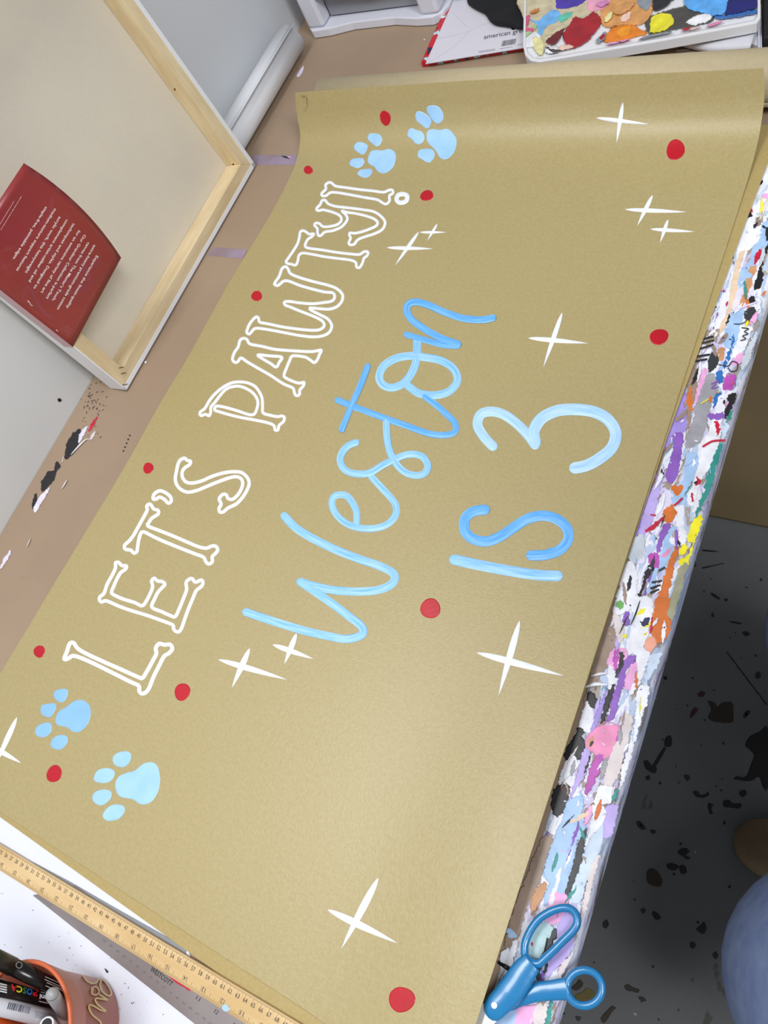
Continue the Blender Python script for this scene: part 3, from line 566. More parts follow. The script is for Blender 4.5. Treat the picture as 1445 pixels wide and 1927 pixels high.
# ---------------------------------------------------------------- painted marks
m_white = mat('white_paint', 'e9edf9', .4, var=.03, scale=80, bump=.3, bscale=160)
K1 = ((100, 1120), 4.817); K2 = ((160, 1020), 6.02); K3 = ((220, 840), 5.352); K4 = ((360, 640), 5.558); K5 = ((430, 480), 5.558); K6 = ((560, 320), 6.02)
LET = [
 ('L', K1, 7.6, [[(100,580),(125,510),(150,440),(185,432),(222,482),(300,530),(450,600),(620,675),(770,742),(810,750),(850,690),(905,590),(935,530),(930,480),(960,440),(1010,450),(1060,447),(1080,485),(1050,525),(1005,555),(960,640),(910,740),(870,840),(840,880),(805,893),(780,868),(775,822),(700,785),(560,715),(400,635),(260,572),(180,550),(140,572)]]),
 ('E', K2, 6.6, [[(170,670),(165,625),(215,580),(250,480),(310,370),(345,290),(345,235),(380,230),(415,265),(470,272),(455,310),(405,345),(365,410),(325,500),(300,570),(330,600),(430,645),(560,685),(640,722),(680,690),(730,600),(765,510),(755,440),(785,410),(820,440),(880,450),(905,480),(870,520),(825,570),(785,650),(755,720),(780,755),(870,790),(960,830),(1020,845),(1065,760),(1110,650),(1150,540),(1145,460),(1180,420),(1215,415),(1250,455),(1320,430),(1335,470),(1310,510),(1260,550),(1220,640),(1170,760),(1130,870),(1095,970),(1065,1015),(1025,1010),(1000,975),(995,940),(870,890),(700,830),(520,775),(380,725),(280,680),(230,665),(190,680)]]),
 ('T', K3, 6.6, [[(85,1035),(78,995),(130,945),(170,890),(220,800),(270,710),(305,640),(300,600),(330,580),(355,605),(370,630),(415,645),(415,680),(350,725),(320,770),(310,800),(420,845),(560,900),(700,960),(820,1010),(900,1025),(950,1005),(995,1005),(1015,1045),(985,1085),(960,1110),(960,1160),(925,1185),(895,1160),(870,1115),(780,1080),(640,1025),(480,960),(370,910),(260,860),(225,920),(210,1000),(200,1060),(170,1075),(140,1045)]]),
 ('apostrophe', K3, 6.6, [[(365,530),(375,480),(430,447),(490,467),(540,510),(545,555),(515,572),(480,535),(430,510),(395,530)]]),
 ('S', K3, 6.5, [[(588,320),(600,250),(615,180),(640,135),(685,118),(705,140),(742,150),(730,185),(690,210),(660,250),(660,310),(700,360),(770,368),(860,345),(950,305),(1060,270),(1160,255),(1250,262),(1310,310),(1332,370),(1310,440),(1260,520),(1200,580),(1120,620),(1070,660),(1035,660),(1030,620),(1050,580),(1030,530),(1060,487),(1100,485),(1120,525),(1170,530),(1230,470),(1265,390),(1255,330),(1200,305),(1120,320),(1010,360),(900,405),(800,445),(710,460),(640,430),(600,380)]]),
 ('P', K4, 5.7, [[(100,790),(90,755),(140,715),(185,640),(240,570),(320,500),(400,455),(480,437),(580,445),(660,480),(710,540),(740,610),(745,700),(750,760),(820,785),(900,800),(950,793),(975,812),(960,855),(920,890),(905,940),(875,940),(865,895),(800,865),(660,835),(500,805),(380,775),(290,748),(245,732),(250,698),(290,690),(400,715),(500,745),(600,778),(655,775),(685,720),(695,640),(660,570),(600,520),(510,484),(430,487),(360,515),(300,580),(250,645),(205,700),(203,750),(185,793),(150,775)]]),
 ('A', K4, 5.7, [[(430,200),(450,130),(490,70),(510,0),(549,-20),(584,-4),(614,40),(740,65),(870,95),(1040,110),(1240,120),(1310,112),(1360,105),(1340,150),(1320,200),(1285,235),(1240,205),(1180,175),(1060,165),(1030,210),(1000,280),(970,360),(980,390),(1060,430),(1130,450),(1178,440),(1170,480),(1135,520),(1130,570),(1095,580),(1075,540),(1060,500),(960,455),(830,370),(700,295),(580,225),(520,185),(490,220),(460,235)], [(695,155),(820,165),(945,178),(920,230),(888,282),(830,245),(750,198)]]),
 ('W', K5, 5.6, [[(480,305),(490,280),(530,220),(560,140),(600,120),(625,150),(650,195),(760,240),(900,280),(1040,315),(1130,350),(1190,410),(1185,480),(1130,540),(1050,565),(950,560),(850,552),(870,580),(960,625),(1040,670),(1080,740),(1050,810),(980,845),(880,855),(740,840),(580,810),(420,780),(290,765),(250,790),(220,825),(190,810),(210,740),(250,680),(290,645),(315,660),(325,700),(420,720),(560,750),(700,770),(850,785),(950,780),(1000,740),(980,690),(900,645),(760,590),(650,545),(590,520),(585,490),(640,485),(750,500),(880,508),(1000,495),(1080,480),(1110,440),(1090,395),(1000,385),(860,350),(740,315),(640,275),(580,270),(540,300),(510,320)]]),
 ('T', K6, 5.2, [[(30,700),(60,685),(95,700),(130,725),(185,720),(165,750),(110,790),(85,860),(130,885),(280,905),(430,930),(600,950),(700,955),(750,925),(795,925),(790,965),(750,1000),(735,1050),(700,1105),(665,1095),(660,1050),(600,1020),(450,1000),(300,980),(170,955),(60,940),(15,965),(2,1028),(-24,1077),(-68,1066),(-111,1058),(-133,1039),(-90,974),(-40,900),(0,830),(20,760)]]),
 ('Y', K6, 5.2, [[(215,455),(215,430),(255,390),(275,345),(310,340),(345,380),(430,410),(600,430),(750,450),(860,470),(940,520),(990,590),(960,670),(870,720),(760,755),(680,790),(640,840),(590,845),(580,820),(600,770),(585,735),(590,710),(640,715),(720,700),(820,665),(890,630),(905,590),(860,550),(760,515),(650,490),(570,480),(500,462),(545,505),(562,560),(500,640),(400,685),(310,700),(265,740),(235,740),(225,700),(222,660),(190,625),(205,600),(245,605),(290,640),(380,635),(460,610),(497,560),(470,510),(390,475),(290,450),(250,458)]]),
 ('exclamation', K6, 5.2, [[(275,290),(275,260),(320,215),(315,170),(350,140),(385,145),(430,180),(560,200),(700,220),(850,235),(970,250),(1030,228),(1072,225),(1080,260),(1040,290),(1040,350),(1000,385),(960,370),(900,335),(760,310),(600,280),(450,255),(370,255),(320,290)], [(1120,335),(1138,285),(1190,272),(1240,292),(1232,345),(1190,368),(1145,365)]])]
q = 0
for nm, K, w, loops in LET:
    mb = MB()
    for lp in loops: ribbon(mb, tr(lp, *K), w if not (nm == 'exclamation' and len(lp) == 7) else 8.4, banner, closed=True, h=.0005, step=2.2)
    mb.build('painted_letter' if len(nm) == 1 else 'painted_mark', m_white, bn, rc=False, label='white outlined bone-shaped ' + ('letter ' + nm if len(nm) == 1 else nm + (' mark' if nm[0] == 'e' else '')))
m_b1 = streak_mat('blue_stroke', '6fb4ee', '93c9f6', 'b5dbf9'); m_b2 = streak_mat('deep_blue_stroke', '4f9fe8', '66aef0', '8cc6f5'); m_b3 = streak_mat('pale_blue_stroke', '9bcbf5', 'b0d7f7', 'cfe6fa')
G1 = ((440, 950), 4.516); G2 = ((600, 540), 4.25); G3 = ((600, 800), 6.568); G4 = ((830, 740), 4.014)
BLUE = [
 ('W', m_b1, [(G1, 15.5, [(430,95),(520,190),(650,275),(850,375),(1050,455),(1250,525),(1360,590),(1345,670),(1230,722),(1050,737),(850,725),(700,695),(565,655)]), (G1, 15.5, [(570,660),(700,745),(850,850),(980,950),(1085,1035),(1085,1105),(960,1140),(800,1115),(600,1070),(400,1010),(230,955),(105,912)])]),
 ('s', m_b1, [(G3, 13.2, [(460,215),(370,250),(300,320),(262,420),(300,530),(400,590),(540,605),(650,580),(780,500),(900,440),(1050,375),(1180,360),(1290,400),(1345,500),(1310,590),(1220,622),(1100,600),(1000,530),(920,420),(870,300),(840,150),(834,-39)])]),
 ('e', m_b1, [(G3, 13, [(465,1200),(465,1080),(420,970),(350,880),(270,860),(190,880),(160,970),(200,1080),(290,1180),(420,1250),(600,1280),(780,1255),(900,1180),(955,1080),(945,980),(890,900),(780,780),(650,640)])]),
 ('t', m_b2, [(G2, 12, [(150,905),(300,965),(500,1040),(700,1110),(870,1170),(1000,1185),(1085,1160),(1085,1085),(1000,1000),(920,930),(850,880)]), (G2, 11.5, [(390,635),(330,790),(260,950),(183,1140)])]),
 ('o', m_b1, [(G2, 14.8, [(700,780),(800,850),(930,865),(1040,835),(1105,755),(1080,660),(980,590),(830,560),(740,550),(620,570),(520,630),(482,720),(515,785),(590,805),(675,770),(740,690),(780,580),(785,430)])]),
 ('n', m_b2, [(G2, 11.5, [(700,380),(850,425),(1000,465),(1110,470)]), (G2, 13.3, [(1110,455),(980,410),(850,340),(740,260),(700,180),(730,128),(800,122),(900,155),(1000,200),(1150,250),(1300,262),(1390,247)])]),
 ('I', m_b1, [(G4, 20, [(100,1257),(250,1290),(450,1330),(700,1370),(880,1380)])]),
 ('s', m_b2, [(G4, 19.5, [(330,880),(240,895),(180,950),(180,1040),(240,1100),(340,1120),(440,1085),(540,1020),(650,950),(770,925),(880,955),(950,1020),(960,1100),(900,1180),(790,1220),(680,1225)])]),
 ('3', m_b3, [(G4, 18.5, [(390,400),(325,330),(275,240),(300,160),(380,138),(470,160),(560,220),(650,310),(710,390)]), (G4, 22, [(710,370),(702,280),(760,190),(870,135),(1000,122),(1150,140),(1260,200),(1318,300),(1290,410),(1200,490),(1100,545),(1010,565)])])]
for bi, (nm, mm, sts) in enumerate(BLUE):
    mb = MB()
    for si, (K, w, pts) in enumerate(sts): ribbon(mb, tr(pts, *K), w, banner, h=.0007, step=2.5, base=.0003 * si + .0003 * (bi % 2))
    mb.build('painted_letter', mm, bn, rc=False, label='broad blue brush-stroke ' + ('numeral 3' if nm == '3' else 'letter ' + nm))
m_paw = mat('paw_blue', 'a5d0f7', .42, col2='98c6f3', scale=35, bump=.25, bscale=90); m_paw2 = mat('paw_blue2', '8dbff0', .42, col2='86b7ec', scale=35, bump=.25, bscale=90)
H5 = ((640, 180), 6.02); H6 = ((50, 1280), 5.352)
PAWS = [
 (H5, m_paw, 'pale blue paw print near the far left corner', [[(310,470),(330,430),(400,428),(460,450),(478,490),(450,560),(410,578),(375,550),(330,515)], [(155,570),(190,530),(250,528),(310,560),(305,610),(270,665),(240,665),(200,640),(160,605)], [(105,760),(140,715),(260,710),(278,750),(240,805),(190,822),(140,800),(110,790)], [(195,870),(230,840),(350,828),(368,860),(330,915),(280,930),(230,915),(200,895)], [(312,730),(340,640),(390,615),(480,620),(550,602),(610,630),(632,690),(610,790),(560,850),(490,880),(430,860),(380,800),(330,775)]]),
 (H5, m_paw, 'pale blue paw print highest on the raised end', [[(850,220),(880,175),(940,190),(1000,230),(1035,290),(1000,370),(970,370),(920,330),(870,290)], [(985,180),(985,125),(1050,108),(1120,130),(1165,200),(1165,270),(1110,318),(1060,295),(1010,225)], [(760,440),(780,380),(810,365),(860,390),(920,405),(955,460),(940,520),(890,552),(850,540),(810,490),(770,465)], [(880,650),(910,610),(1030,605),(1070,650),(1060,710),(1010,760),(970,750),(920,715),(885,700)], [(978,490),(990,400),(1050,378),(1130,390),(1210,375),(1270,420),(1318,500),(1300,620),(1240,700),(1180,722),(1130,700),(1080,620),(1010,550)]]),
 (H6, m_paw2, 'mid blue paw print at the near left edge', [[(270,150),(290,105),(380,85),(415,95),(410,160),(370,222),(330,220),(285,185)], [(140,310),(150,255),(230,235),(290,235),(295,290),(240,370),(190,365),(150,340)], [(85,530),(110,460),(210,425),(250,450),(245,520),(190,570),(120,568)], [(240,640),(270,580),(350,550),(410,570),(410,630),(350,695),(290,695),(245,670)], [(290,400),(320,320),(400,270),(480,210),(560,200),(630,250),(645,350),(610,450),(530,520),(460,515),(410,475),(310,450)]]),
 (H6, m_paw, 'large pale blue paw print at the near end', [[(865,800),(900,740),(1000,715),(1050,740),(1040,820),(980,875),(900,860)], [(680,970),(720,905),(820,885),(885,920),(870,990),(800,1035),(690,1020)], [(660,1180),(700,1120),(800,1100),(855,1130),(840,1200),(760,1260),(690,1240)], [(765,1360),(820,1280),(900,1250),(980,1270),(985,1330),(920,1400),(810,1415)], [(892,1070),(920,980),(1000,935),(1090,910),(1170,845),(1260,825),(1320,870),(1345,1000),(1320,1130),(1250,1230),(1150,1250),(1070,1200),(940,1170)]])]
for K, mm, lb, shp in PAWS:
    mb = MB(); blob(mb, tr(shp[-1], *K), banner, h=.0005); pad = mb.build('paw_print', mm, bn, rc=False, label=lb)
    for s_ in shp[:-1]:
        mb = MB(); blob(mb, tr(s_, *K), banner, h=.0005); mb.build('toe', mm, pad, rc=False)
m_red = mat('red_paint', 'b5061f', .38, var=.08, scale=40, bump=.15)
for x, y, a, b, rot in [(725,222,10,15,-.2),(580,320,9,8,.5),(803,368,13,10,-.3),(1271,282,17,20,.3),(483,557,10.5,10,0),(279,881,10,11,.3),(74,1226,11,12,.3),(343,1302,14.5,17,.4),(102,1456,14,17,.5),(810,1145,19,19,0),(1240,634,18,15,-.3),(756,1881,25,24,0)]:
    pts = []
    for k in range(10):
        t = k * .628; r = 1 + .04 * math.sin(3 * t + x); u, v = a * r * math.cos(t), b * r * math.sin(t)
        pts.append((x + u * math.cos(rot) - v * math.sin(rot), y + u * math.sin(rot) + v * math.cos(rot)))
    mb = MB(); blob(mb, pts, banner, h=.0005); mb.build('red_dot', m_red, bn, rc=False)
for h0, h1, v0, v1, w in [((1122,222),(1221,234),(1172,193),(1160,269),8),((1176,394),(1293,399),(1228,367),(1199,425),8),((1224,431),(1307,436),(1257,413),(1242,457),7),((728,466),(815,468),(788,436),(743,500),7),((790,437),(840,437),(823,421),(804,453),5),
   ((994,636),(1107,646),(1058,588),(1022,692),9),((897,1228),(1062,1272),(978,1168),(938,1310),13),((617,1712),(748,1775),(712,1652),(642,1786),14),((411,1241),(540,1279),(470,1220),(436,1295),11),((513,1213),(590,1240),(558,1192),(535,1250),10),((-20,1402),(40,1436),(32,1350),(-10,1442),10)]:
    mb = MB()
    cxm = ((h0[0] * .55 + h1[0] * .45), (h0[1] * .55 + h1[1] * .45))
    for k_i, (p, q_) in enumerate(((h0, h1), (v0, v1))):
        mid = (p[0] * .6 + q_[0] * .4, p[1] * .6 + q_[1] * .4) if k_i == 0 else ((p[0] + q_[0]) / 2, (p[1] + q_[1]) / 2)
        ribbon(mb, [p, mid, q_], lambda u, w=w: max(.3, w * math.sin(math.pi * min(1, u ** .75)) ** 1.1), banner, h=.0004, caps=False, base=.0002 * k_i)
    mb.build('painted_sparkle', m_white, bn, rc=False)
# ================================================================ stretched canvas
LEAN = .085; YC0, YC1, CH = .379, .871, .50; CB = Vector((-1.005, 0, TZ + .0035))
VV = Vector((-LEAN, 0, 1)).normalized(); VN = Vector((1, 0, LEAN)).normalized()
def cpt(u, v, w): return CB + Vector((0, YC0 + u, 0)) + VV * v + VN * w
def cplane(px, py, w):
    d = ray(px, py); o = CB + VN * w; t = (o - CAM).dot(VN) / d.dot(VN); return CAM + d * t
CW = YC1 - YC0
m_pine = mat('pine', 'e4d2ac', .6, col2='d3bd94', scale=1.0, stretch=(60, 60, 12), bump=.1, bscale=100, detail=6)
m_pine2 = mat('pine_along', 'e2d0ac', .6, col2='d0ba92', scale=1.0, stretch=(60, 10, 60), bump=.1, bscale=100, detail=6)
m_cotton = mat('raw_cotton', 'dbd3c3', .85, col2='d3ccbe', scale=6, bump=.35, bscale=700)
m_gesso = mat('gesso', 'e9ebf0', .6, bump=.2, bscale=500)
cv = empty('stretched_canvas', cpt(CW / 2, 0, 0), 'stretched canvas seen from the back with pine bars, leaning on the wall', 'canvas')
MB().obox(cpt(.001, .001, -.038), (0, CW - .002, 0), VV * (CH - .002), VN * .002).build('canvas_sheet', m_cotton, cv)
BW = .025; B0 = .0012
def bar(q, name, mm, w0=-.0355, w1=0):   # q: 4 (u,v)
    MB().prism([cpt(u, v, w0) for u, v in q], VN * (w1 - w0)).build(name, mm, cv, bevel=.0008)
a, b, c_, d_ = B0, CW - B0, B0, CH - B0
bar([(a, c_), (b, c_), (b - BW, c_ + BW), (a + BW, c_ + BW)], 'stretcher_bar', m_pine2)
bar([(a, d_), (b, d_), (b - BW, d_ - BW), (a + BW, d_ - BW)], 'stretcher_bar', m_pine2)
bar([(a, c_), (a, d_), (a + BW, d_ - BW), (a + BW, c_ + BW)], 'stretcher_bar', m_pine)
bar([(b, c_), (b, d_), (b - BW, d_ - BW), (b - BW, c_ + BW)], 'stretcher_bar', m_pine)
mb = MB(); E_w = .007; T_ = .0011
for (u0, v0, du, dv) in ((0, 0, CW, T_), (0, CH - T_, CW, T_), (0, 0, T_, CH), (CW - T_, 0, T_, CH)):
    mb.obox(cpt(u0, v0, -.0385), (0, du, 0), VV * dv, VN * .0392)
for (u0, v0, du, dv) in ((0, 0, CW, E_w), (0, CH - E_w, CW, E_w), (0, 0, E_w * .35, CH), (CW - E_w * 1.1, 0, E_w * 1.1, CH)):
    mb.obox(cpt(u0, v0, .0001), (0, du, 0), VV * dv, VN * .0007)
mb.build('white_wrap', m_gesso, cv, label='white primed edge folded over the bars')
m_staple = mat('staple_metal', '4a4a4c', .35, metal=.8)
for x, y in ((660, 987), (672, 1018), (680, 1080)):
    p = cplane(x / 2.89, 350 + y / 2.89, .001); q = cplane(x / 2.89 + 9, 350 + y / 2.89 - 2, .001)
    MB().tube([p - (q - p) * .5, q - (q - p) * .5], .0006, 6).build('staple', m_staple, cv)
for x, y in ((950, 485), (1268, 893)):
    MB().tube([cplane(x / 2.89 - 1, y / 2.89, .0005), cplane(x / 2.89 + 1, y / 2.89 + 1, .0009)], .0016, 8).build('wood_knot', mat('knot', '5b3b22', .7), cv)
# ---------------------------------------------------------------- red card
m_card = mat('red_card', '8c2a2b', .28, coat=.6, var=.10, scale=9)
rc = empty('red_label_card', cplane(60, 580, 0), 'glossy dark red card with white print bent over the near edge of the canvas', 'label')
CA, CBq, CC, CD = (45, 307), (228, 485), (137, 653), (-74, 487)
def cardpx(s, t):   # s along A->B, t from free edge (0) to fold (1)
    x = (CA[0] * (1 - s) + CBq[0] * s) * (1 - t) + (CD[0] * (1 - s) + CC[0] * s) * t
    y = (CA[1] * (1 - s) + CBq[1] * s) * (1 - t) + (CD[1] * (1 - s) + CC[1] * s) * t
    bow = 15 * 4 * s * (1 - s) * (1 - t); return x + bow * .7, y - bow * .7
def off_t(t): return .0016 + .034 * math.sin(max(0, min(1, 1 - t)) * math.pi * .5) 
def card(px, py, l=0):
    # distance from fold line CD relative to opposite edge
    fx, fy = CC[0] - CD[0], CC[1] - CD[1]; L = math.hypot(fx, fy); nx, ny = fy / L, -fx / L
    dd = (px - CD[0]) * nx + (py - CD[1]) * ny
    s = ((px - CD[0]) * fx + (py - CD[1]) * fy) / L / L
    dm = ((CA[0] - CD[0]) * nx + (CA[1] - CD[1]) * ny) * (1 - s) + ((CBq[0] - CD[0]) * nx + (CBq[1] - CD[1]) * ny) * s
    return cplane(px, py, off_t(1 - dd / dm) + l)
mb = MB(); n = 16; vs = []
for i in range(n + 1):
    for j in range(n + 1):
        vs.append(card(*cardpx(i / n, j / n)))
mb.add(vs, [(i * (n + 1) + j, i * (n + 1) + j + 1, (i + 1) * (n + 1) + j + 1, (i + 1) * (n + 1) + j) for i in range(n) for j in range(n)], True)
o = mb.build('card_face', m_card, rc, rc=False); md = o.modifiers.new('thick', 'SOLIDIFY'); md.thickness = .0005; md.offset = -1
f0, f1 = card(*CC), card(*CD)
mb = MB().prism([f1, f0, f0 - VN * .021, f1 - VN * .021], (0, -.0006, 0)); mb.build('side_flap', mat('pink_film', 'b9878f', .25, coat=.8), rc, label='pinkish shiny flap folded round the side')
m_ink = mat('white_ink', 'f3e6e6', .5)
for s_, x0, y0, x1, y1 in [("Experience the finest-quality",872,965,598,1440),("extra-heavy premium-grade cotton",850,868,515,1450),("canvas from The Master's Touch.",795,845,468,1375),("Our Grandeur Collection is perfect",760,775,415,1355),("for an extensive variety of fine art",710,735,368,1300),
   ("techniques and styles. Designed to",662,672,302,1262),("complement artist-caliber oil and",600,638,258,1200),("acrylic work, this heavyweight",535,612,225,1120),("medium-texture support features",492,540,145,1100),("staple-free, paintable edges.",412,522,112,1000)]:
    mb = MB(); text_mb(mb, s_, (x0 / 4.816, 280 + y0 / 4.816), (x1 / 4.816, 280 + y1 / 4.816), (4.6, 2.6), card, lift=.0003, bold=.008)
    mb.build('printed_line', m_ink, rc, rc=False)
for a_, b_ in (((195, 432), (5, 740)), ((128, 475), (0, 685))):
    mb = MB(); t = 0
    while t < 1:
        t2 = min(1, t + random.uniform(.03, .1)); q = lambda u: (a_[0] / 4.816 + (b_[0] - a_[0]) / 4.816 * u, 280 + (a_[1] + (b_[1] - a_[1]) * u) / 4.816)
        ribbon(mb, [q(t), q(t2)], 1.3, card, h=.0001, base=.0002, step=3, caps=False); t = t2 + .015
    mb.build('fine_print', mat('pink_ink', 'cf9a9c', .5), rc, rc=False)
for pts in ([(252,1378),(270,1395),(282,1418),(300,1422)], [(510,1640),(520,1650),(528,1655)]):
    mb = MB(); mb.tube([card(x / 4.816, 280 + y / 4.816, .001) for x, y in pts], .0006, 6); mb.build('plastic_fastener', mat('clear_white', 'e8d6d8', .3), rc)
# hole in the wall board
hp = wallp(111, 753); 
mb = MB(); blob(mb, [(108,750),(113,749),(117,753),(114,757),(109,756)], wallp, h=.0006, step=2); struct(mb.build('wall_mark', m_black)); 
bpy.data.objects['wall_mark'].parent = bpy.data.objects['wall_left']
mb = MB(); ribbon(mb, [(0, 985), (7, 989), (15, 994)], 1.0, wallp, h=.0004, caps=False); q = mb.build('wall_mark', m_black, bpy.data.objects['wall_left'])
# ================================================================ white paper roll by the wall
wr = empty('white_paper_roll', (-1.055, 1.0, TZ), 'loosely rolled white paper lying along the foot of the wall behind the canvas', 'paper roll')
m_wp = mat('white_paper', 'e2e4e8', .5, bump=.05)
mb = MB(); sp = []
for i in range(70):
    a = math.radians(62) + i * 2 * math.pi / 44; r = .0300 - i * .0001
    sp.append((-1.062 + r * math.cos(a), TZ + .0305 + r * math.sin(a)))
sp = [(-1.062 + .031 * math.cos(math.radians(40)) + .002, TZ + .0305 + .0345 * math.sin(math.radians(66)))] + sp
n = len(sp); vs = [(x, .885, z) for x, z in sp] + [(x, 1.168, z) for x, z in sp]
mb.add(vs, [(i, i + 1, n + i + 1, n + i) for i in range(n - 1)], True); o = mb.build('rolled_sheet', m_wp, wr, rc=False); md = o.modifiers.new('t', 'SOLIDIFY'); md.thickness = .0005; md.offset = 0
# ================================================================ drawer unit
du = empty('drawer_unit', (-.9, 1.33, TZ), 'white plastic tower of small drawers with grey translucent fronts at the far end', 'drawers')
m_wpl = mat('white_plastic', 'd9dbe6', .32); m_gpl = mat('grey_translucent_plastic', 'a6a8b0', .25, trans=.25)
X0, X1, YF, YB = -1.052, -.760, 1.206, 1.47
mb = MB(); cur = [(X0, YF + .012), (X0 + .012, YF), (X0 + .05, YF + .002), (X0 + .10, YF + .012), (X1 - .10, YF + .012), (X1 - .05, YF + .002), (X1 - .015, YF), (X1 + .004, YF + .012), (X1 + .008, YF + .03), (X1 + .008, YB), (X0, YB)]
mb.prism([(x, y, TZ + .001) for x, y in cur], (0, 0, .016)); mb.build('base', m_wpl, du, bevel=.002)
for x in (X0 + .002, X1 - .040):
    MB().prism([(x, YF + .006, TZ + .017), (x + .038, YF + .006, TZ + .017), (x + .038, YF + .04, TZ + .017), (x, YF + .04, TZ + .017)], (0, 0, .40)).build('post', m_wpl, du, bevel=.006)
for x in (X0 + .002, X1 - .006): MB().box((x, YF + .04, TZ + .017), (x + .004, YB, TZ + .417)).build('side_panel', m_wpl, du)
for k in range(4):
    z = TZ + .068 + k * .092
    MB().box((X0 + .04, YF + .010, z), (X1 - .04, YF + .034, z + .018)).build('rail', m_wpl, du, bevel=.002)
for k in range(4):
    z = TZ + .020 + k * .092 + (-.005 if k else 0)
    dr = MB().prism([(X0 + .042, YF + .034, z), (X1 - .042, YF + .034, z), (X1 - .042, YB - .01, z), (X0 + .042, YB - .01, z)], (0, 0, .046 if k == 0 else .056)).build('drawer', m_gpl, du, bevel=.002)
    MB().tube([(-.93, YF + .033, z + .035), (-.92, YF + .025, z + .033), (-.89, YF + .025, z + .033), (-.88, YF + .033, z + .035)], .004, 8).build('handle', m_gpl, dr)
MB().box((X0, YF, TZ + .417), (X1, YB, TZ + .43)).build('top', m_wpl, du, bevel=.003)
# clear tub
m_clear = mat('clear_plastic', 'd5d8e0', .12, trans=.75)
ct = empty('clear_container', P(850, 10, .0), 'clear plastic tub standing between the drawer tower and the gift bag', 'container')
c0 = P(846, 27, .016); 
def tub(x0, y0, x1, y1, z0, z1, g):
    mb = MB(); lo = [(x0, y0), (x1, y0), (x1, y1), (x0, y1)]; hi = [(x0 - g, y0 - g), (x1 + g, y0 - g), (x1 + g, y1 + g), (x0 - g, y1 + g)]; t = .0015
    lo2 = [(x0 + t, y0 + t), (x1 - t, y0 + t), (x1 - t, y1 - t), (x0 + t, y1 - t)]; hi2 = [(x0 - g + t, y0 - g + t), (x1 + g - t, y0 - g + t), (x1 + g - t, y1 + g - t), (x0 - g + t, y1 + g - t)]
    vs = [(x, y, z0) for x, y in lo] + [(x, y, z1) for x, y in hi] + [(x, y, z0 + t) for x, y in lo2] + [(x, y, z1) for x, y in hi2]
    fs = [(3, 2, 1, 0), (8, 9, 10, 11)] + [(i, (i + 1) % 4, 4 + (i + 1) % 4, 4 + i) for i in range(4)] + [(8 + (i + 1) % 4, 8 + i, 12 + i, 12 + (i + 1) % 4) for i in range(4)] + [(4 + i, 4 + (i + 1) % 4, 12 + (i + 1) % 4, 12 + i) for i in range(4)]
    return mb.add(vs, fs)
tub(-.745, 1.250, -.695, 1.36, TZ + .0145, TZ + .10, .006).build('tub', m_clear, ct, bevel=.0006)
MB().tube([(-.752, 1.242, TZ + .10), (-.688, 1.242, TZ + .10), (-.688, 1.368, TZ + .10), (-.752, 1.368, TZ + .10)], .0025, 8, closed=True).build('rim', m_clear, ct)
# ================================================================ gift bag
gb = empty('gift_bag', P(900, 60), 'flattened gift bag, white base up, with red patterned edges and a barcode', 'gift bag')
def pattern_mat():
    m, nt, b = newmat('gift_pattern'); b.inputs['Roughness'].default_value = .35
    tc = N(nt, 'ShaderNodeTexCoord'); n = N(nt, 'ShaderNodeTexNoise'); n.inputs['Scale'].default_value = 75; n.inputs['Detail'].default_value = 0
    nt.links.new(tc.outputs['Object'], n.inputs['Vector']); r = N(nt, 'ShaderNodeValToRGB'); cr = r.color_ramp; cr.interpolation = 'CONSTANT'
    cr.elements[0].position = 0; cr.elements[0].color = lin('1f2a4a'); cr.elements[1].position = .31; cr.elements[1].color = lin('c9182a')
    for p, c in ((.60, '3f9f97'), (.645, 'c9182a'), (.66, 'e4e8ee'), (.72, '7fb0e0')):
        e = cr.elements.new(p); e.color = lin(c)
    nt.links.new(n.outputs['Fac'], r.inputs[0]); nt.links.new(r.outputs[0], b.inputs['Base Color']); return m
zb = .013
q = [P(796, 127, 0), P(1100, 78, 0), P(1060, -80, 0), P(886, -80, 0)]
MB().prism([p + Vector((0, 0, .001)) for p in q], (0, 0, .009)).build('bag_side', pattern_mat(), gb, label='red patterned side with teal, navy and white bits')
q = [P(801, 121, .0101), P(1100, 72, .0101), P(1060, -80, .0101), P(890, -80, .0101)]
MB().prism(q, (0, 0, .0012)).build('bag_base', mat('white_card', 'd4d2dc', .5), gb)
bagf = flat(.0113); m_crease = mat('crease', 'bfbdc8', .55)
for pts in ([(803,119),(850,90),(886,57),(915,44),(930,40)], [(850,22),(868,40),(886,57)], [(822,72),(850,67),(886,57)]):
    mb = MB(); ribbon(mb, pts, 1.6, bagf, h=.0006, caps=False); mb.build('fold', mat('white_card', 'd4d2dc', .5), gb, rc=False)
mb = MB(); text_mb(mb, 'american greetings', (910.5, 73.5), (1015, 55.5), (-1.2, -8.0), bagf, shear=.15); mb.build('lettering', mat('black_ink', '26262c', .5), gb, rc=False)
mb = MB(); random.seed(3)
x = 0
while x < 1:
    w = random.choice([.018, .03, .045])
    a0 = (943 + 26 * x, 87.5 - 4.6 * x); a1 = (a0[0] + 26 * w, a0[1] - 4.6 * w)
    mb.add([bagf(*a0, .0001), bagf(*a1, .0001), bagf(a1[0] + 2.6, a1[1] - 10.5, .0001), bagf(a0[0] + 2.6, a0[1] - 10.5, .0001)], [(0, 1, 2, 3)]); x += w + random.choice([.02, .035])
mb.build('barcode', mat('black_ink', '26262c', .5), gb, rc=False)
mb = MB()
for a0, a1 in (((900, 97), (932, 92.3)), ((901, 99), (931, 94.5)), ((940, 92), (965, 88)), ((973, 85), (984, 83))): ribbon(mb, [a0, a1], .8, bagf, h=.0001, caps=False)
mb.build('fine_print', mat('grey_ink', '6d6d76', .5), gb, rc=False)
